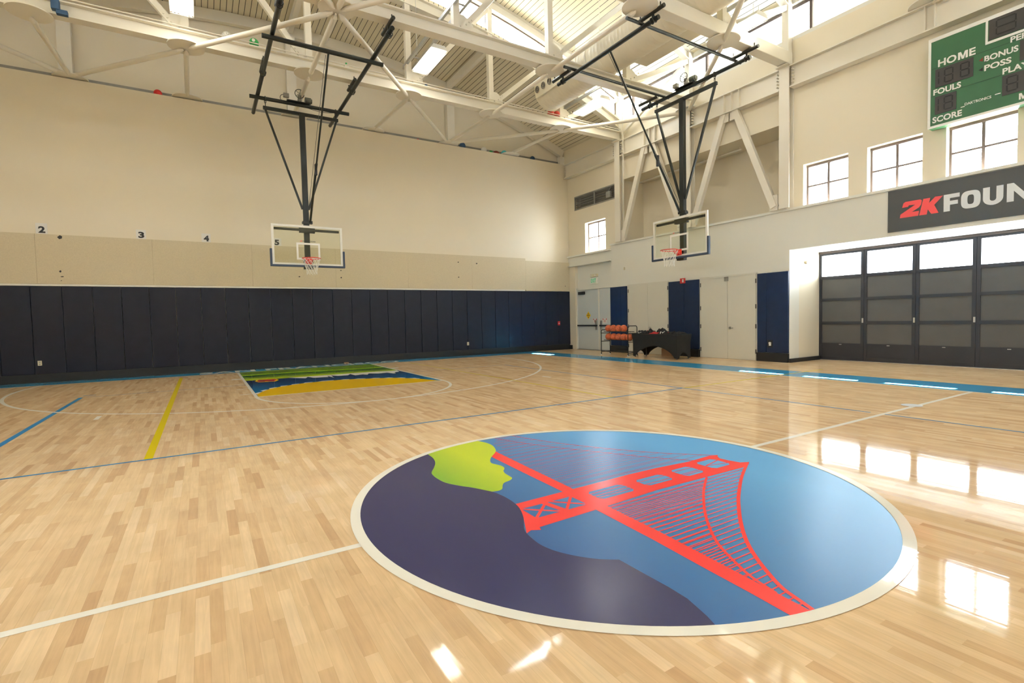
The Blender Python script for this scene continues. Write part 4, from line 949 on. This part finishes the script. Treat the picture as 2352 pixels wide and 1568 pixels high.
s = thing('scoreboard', 'green sports scoreboard with HOME lettering high on the side wall', 'scoreboard', (10.3, 0, 5.0))
box('cabinet', 'green', (10.20, 10.40, -1.5, 1.52, 4.99, 6.76), s, .004)
X = 10.199
MB().box(X-.006, X, -1.5, 1.53, 6.70, 6.77).box(X-.006, X, -1.5, 1.53, 4.985, 5.03).box(X-.006, X, 1.485, 1.53, 5.03, 6.70).box(X-.006, X, .615, .65, 6.315, 6.70).box(X-.006, X, -1.5, .65, 6.27, 6.315).build('white_border', 'wletter', s)
m = MB()
for z in (5.62, 6.16): m.box(X-.002, X, -1.5, 1.48, z, z+.004)
m.build('panel_seam', 'ink', s)
def digits(y0, y1, z0, z1, n, half=False):
    p = MB().box(X-.010, X-.001, min(y0, y1), max(y0, y1), z0, z1).build('digit_window', 'dig', s)
    mm = [MB()]; cell = (y0-y1)/n if not half else (y0-y1-.09)/n; h = z1-z0
    def seg(ya, yb, za, zb): mm[0].box(X-.013, X-.009, min(ya, yb), max(ya, yb), za, zb)
    off = 0
    if half: seg(y0-.045, y0-.065, z0+h*.18, z0+h*.48); seg(y0-.045, y0-.065, z0+h*.54, z0+h*.84); off = .09; mm[0].build('digit_segments', 'digseg', p)
    for k in range(n):
        mm[0] = MB()
        a = y0-off-cell*k-cell*.2; b = y0-off-cell*(k+1)+cell*.2; t = .022
        for z in (z0+h*.12, z0+h*.5-t/2, z0+h*.88-t): seg(a-.02, b+.02, z, z+t)
        for yy in (a, b+t):
            seg(yy, yy-t, z0+h*.17, z0+h*.46); seg(yy, yy-t, z0+h*.54, z0+h*.83)
        mm[0].build('digit_segments', 'digseg', p)
digits(1.41, .82, 5.77, 6.13, 2, True); digits(1.41, 1.07, 5.24, 5.59, 1, True); digits(.60, -1.3, 6.33, 6.70, 4); digits(.40, -.15, 5.23, 5.59, 2); digits(.17, -.16, 5.77, 6.13, 1)
def st(t_, y0, y1, z0, z1, bold=.03): text('lettering', t_, (X-.001, y0, z0), YN_, (0, 0, 1), y0-y1, z1-z0, 'wletter', s, depth=.0015, bold=bold)

def block_m(y0, y1, z0, z1):
    w_, h_, mid = y0-y1, z1-z0, (y0+y1)/2
    MB().prism([(X-.003, y, z) for y, z in ((y0, z0), (y0, z1), (y0-.3*w_, z1), (mid, z0+.38*h_), (y1+.3*w_, z1), (y1, z1), (y1, z0), (y1+.22*w_, z0), (y1+.22*w_, z0+.64*h_), (mid-.11*w_, z0), (mid+.11*w_, z0), (y0-.22*w_, z0+.64*h_), (y0-.22*w_, z0))], (.002, 0, 0)).build('lettering', 'wletter', s)
st('HO', 1.37, 1.077, 6.165, 6.31); block_m(1.055, .905, 6.168, 6.308); st('E', .885, .79, 6.168, 6.308); st('FOULS', 1.44, 1.00, 5.63, 5.745); st('SCORE', 1.45, .98, 5.08, 5.20); st('BONUS', .66, .19, 5.96, 6.07); st('POSS', .66, .28, 5.79, 5.90); st('PLAYER', .40, -.13, 5.62, 5.73); st('PERIOD', .30, -.20, 6.15, 6.255); block_m(.17, .055, 5.08, 5.19); st('ATCH', .04, -.3, 5.08, 5.19)
st('DAKTRONICS', .94, .55, 5.255, 5.305, .02)
MB().box(X-.003, X, .42, .50, 5.29, 5.305).box(X-.003, X, .94, 1.0, 5.235, 5.25).build('maker_bar', 'wletter', s)
m = MB()
m.prism([(X-.003, .74, 6.02), (X-.003, .68, 6.06), (X-.003, .68, 5.985)], (.002, 0, 0)); m.build('red_arrow', 'maroon', s)
MB().prism([(X-.003, .74, 5.84), (X-.003, .68, 5.875), (X-.003, .68, 5.805)], (.002, 0, 0)).build('dark_arrow', 'ink', s)
# ================= BALL RACK AND TABLE =================
r = thing('ball_rack', 'black wheeled metal rack holding two rows of basketballs', 'ball rack', (9.17, 9.5, 0))
x0, x1, y0, y1 = 8.98, 9.38, 8.92, 10.20
for y, zt in ((y1, .86), (y0, .99)):
    MB().path([(x0, y, .12), (x0, y, zt-.06), (x0+.02, y, zt-.015), (x0+.06, y, zt), (x1-.06, y, zt), (x1-.02, y, zt-.015), (x1, y, zt-.06), (x1, y, .12)], .014, 8).tube((x0, y, .12), (x1, y, .12), .014, 8).tube((x0, y, .47), (x1, y, .47), .012, 8).tube((x0, y, .75), (x1, y, .75), .012, 8).build('end_frame', 'steel', r)
m = MB()
for x in (9.18-.075, 9.18+.075):
    for z in (.515, .80): m.tube((x, y0, z), (x, y1, z), .010, 8)
m.build('shelf_rail', 'steel', r); MB().tube((x0, y0, .14), (x0, y1, .14), .014, 8).tube((x1, y0, .14), (x1, y1, .14), .014, 8).tube((x0, y0, .06), (x1, y0, .06), .01, 8).build('base_rail', 'steel', r)
for x in (x0, x1):
    for y in (y0, y1):
        c = MB().tube((x, y, .05), (x, y, .13), .012, 8).box(x-.012, x+.012, y-.02, y+.02, .04, .075).build('caster', 'steel', r)
        MB().tube((x-.012, y+.01, .028), (x+.012, y+.01, .028), .028, 14).build('wheel', 'wframe', c)
def bball(x, y, z, lab, ax):
    R = .119; c = Vector((x, y, z)); b = MB().ball(c, R, 28, 20).build('basketball', 'ball', smooth=True); tag(b, lab, 'basketball', 'basketballs on the rack')
    m = MB(); A = Matrix.Rotation(ax, 3, 'Z') @ Matrix.Rotation(ax*1.7, 3, 'X')
    def cir(f): m.path([c+A @ (Vector(f(k*math.tau/36)).normalized()*(R+.0005)) for k in range(36)], .0022, 5, True)
    cir(lambda t: (math.cos(t), math.sin(t), 0)); cir(lambda t: (math.cos(t), 0, math.sin(t)))
    for s in (1, -1): cir(lambda t: (math.cos(t), math.sin(t)*.8, s*(.45+.35*math.cos(2*t))))
    m.build('seam', 'ink', b)
    return b
on = ['nearest the table', 'second from the table', 'third from the table', 'fourth from the table', 'farthest from the table']
for k in range(4): bball(9.18, 9.32+k*.242, .906, 'orange basketball on the upper tier, '+(on[k] if k < 3 else on[4]), .4+k*.13)
for k in range(5): bball(9.18, 9.07+k*.242, .621, 'orange basketball on the lower tier, '+on[k], .9+k*.17)
# table with stretch cover
t = thing('covered_table', 'folding table under a black stretch cover with arched hem', 'table', (9.45, 8.0, 0))
tx0, tx1, ty0, ty1 = 9.12, 9.74, 7.05, 8.90; ZT2 = .74
box('table_top', 'spandex', (tx0+.01, tx1-.01, ty0+.01, ty1-.01, ZT2-.05, ZT2), t)
m = MB(); nz = 12
def side(pa, pb, nrm, n, hh):
    pa, pb, nrm = Vector(pa), Vector(pb), Vector(nrm); cols = []
    for i in range(n+1):
        s = i/n; e = min(s, 1-s)*2
        L = (pb-pa).length; edge = .11/L
        if s < edge or s > 1-edge: zb = .03+.02*0
        else:
            q = (s-edge)/(1-2*edge); zb = .03+hh*(math.sin(math.pi*q)**.62)
        col = []
        for j in range(nz+1):
            z = ZT2-(ZT2-zb)*j/nz; f = (ZT2-z)/ZT2
            pin = .055*math.sin(min(1, f*1.15)*math.pi*.9)*(.25+.75*math.sin(math.pi*s)) + .05*min(1, f*2.5)*(1 if True else 0)
            ctr = Vector(((tx0+tx1)/2, (ty0+ty1)/2, 0)); P0 = pa.lerp(pb, s)
            tow = Vector((ctr.x-P0.x, ctr.y-P0.y, 0)); k = .05*min(1, f*3)
            P1 = Vector((P0.x+math.copysign(min(abs(tow.x), 1), tow.x)*k*.8, P0.y+math.copysign(min(abs(tow.y), 1), tow.y)*k*.9, z))-nrm*0.03*math.sin(math.pi*min(1, f))*math.sin(math.pi*s)
            col.append(m.bm.verts.new(P1))
        cols.append(col)
    for a, b in zip(cols, cols[1:]):
        for j in range(nz): m.bm.faces.new((a[j], b[j], b[j+1], a[j+1]))
side((tx0, ty1, 0), (tx0, ty0, 0), (-1, 0, 0), 48, .33); side((tx1, ty0, 0), (tx1, ty1, 0), (1, 0, 0), 48, .33)
side((tx0, ty0, 0), (tx1, ty0, 0), (0, -1, 0), 24, .16); side((tx1, ty1, 0), (tx0, ty1, 0), (0, 1, 0), 24, .16)
vs = [m.bm.verts.new(p) for p in ((tx0, ty0, ZT2+.002), (tx1, ty0, ZT2+.002), (tx1, ty1, ZT2+.002), (tx0, ty1, ZT2+.002))]; m.bm.faces.new(vs)
bmesh.ops.remove_doubles(m.bm, verts=m.bm.verts, dist=.004)
cv = m.build('stretch_cover', 'spandex', t, smooth=True)
md = cv.modifiers.new('thickness', 'SOLIDIFY'); md.thickness = .006
for x in (tx0+.06, tx1-.06):
    for y in (ty0+.09, ty1-.09): MB().tube((x, y, .02), (x, y, ZT2-.05), .016, 10).tube((x, y, 0), (x, y, .03), .022, 10).build('leg', 'dmetal', t)
def garment(y, x, w, d, h, mat, lab, seed, prints=(), pm='wcloth'):
    rn = random.Random(seed); m = MB(); n = 16; ph = [rn.uniform(0, 6.28) for _ in range(6)]
    grid = [[None]*(n+1) for _ in range(n+1)]
    def H(u, v): 
        e = max(0, 1-abs(u)**4)*max(0, 1-abs(v)**4)
        return h*e*(.62+.22*math.sin(3*u+ph[0]+2*v)+.16*math.sin(6*v+ph[1])+.12*math.sin(8*u+ph[2]))
    for i in range(n+1):
        for j in range(n+1):
            u, v = i/n*2-1, j/n*2-1; k = 1+.08*math.sin(5*u+ph[3])*abs(v)+.06*math.sin(4*v+ph[4])*abs(u)
            grid[i][j] = m.bm.verts.new((x+u*d/2*k, y+v*w/2*k, ZT2+.010+max(0, H(u, v))))
    for i in range(n):
        for j in range(n): m.bm.faces.new((grid[i][j], grid[i+1][j], grid[i+1][j+1], grid[i][j+1]))
    bv = [grid[i][0] for i in range(n+1)]+[grid[n][j] for j in range(1, n+1)]+[grid[i][n] for i in range(n-1, -1, -1)]+[grid[0][j] for j in range(n-1, 0, -1)]
    low = [m.bm.verts.new((q.co.x, q.co.y, ZT2+.006)) for q in bv]
    for k in range(len(bv)): m.bm.faces.new((bv[k], bv[(k+1) % len(bv)], low[(k+1) % len(bv)], low[k]))
    m.bm.faces.new(low)
    o = m.build('folded_shirt', mat, smooth=True); tag(o, lab, 'folded clothing', 'clothes piled on the table')
    if prints:
        m = MB()
        for (uu, vv, L, an) in prints:
            pts = []
            for q in (-1, 0, 1):
                u, v = uu+math.sin(an)*L*q, vv+math.cos(an)*L*q; pts.append(Vector((x+u*d/2, y+v*w/2, ZT2+.016+max(0, H(u, v)))))
            m.path(pts, .010, 6)
        m.build('print', pm, o)
    return o
garment(8.70, 9.38, .30, .36, .10, 'cloth', 'crumpled black shirt with white print, at the rack end of the table', 1, ((-.8, .2, .18, .6), (-.82, -.2, .2, -.5), (-.75, -.55, .14, .3)))
garment(8.40, 9.45, .24, .34, .15, 'cloth', 'tallest black shirt heap with small red print', 2, ((-.6, .3, .1, .2),), 'rcloth')
garment(8.08, 9.60, .32, .20, .17, 'cloth', 'long black shirt folded at the back of the table', 3)
garment(8.07, 9.30, .32, .26, .055, 'rcloth', 'flat red shirt in the middle of the table front', 4)
garment(7.72, 9.38, .28, .40, .11, 'cloth', 'black shirt with bold white graphic beside the red one', 5, ((-.85, -.1, .2, .4), (-.8, -.45, .2, -.7), (-.88, .35, .16, 1.0)))
garment(7.46, 9.38, .17, .40, .09, 'cloth', 'black shirt showing a red triangle and white letters', 6, ((-.8, .3, .22, .3),), 'rcloth')
garment(7.23, 9.42, .20, .42, .07, 'cloth', 'plain black cloth heap at the right end of the table', 8)
b = MB().box(10.0, 10.28, 8.05, 8.46, .0, .24, .004).build('cardboard_box', 'brown'); tag(b, 'small brown box behind the covered table', 'box')
s = MB().prism([(1.16, 13.55, 0), (1.30, 13.55, 0), (1.30, 13.70, .0), (1.17, 13.70, 0)], (0, 0, .035)).build('wood_block', 'brown'); tag(s, 'small wooden block on the black strip behind the key', 'wood block')
bpy.context.view_layer.update()
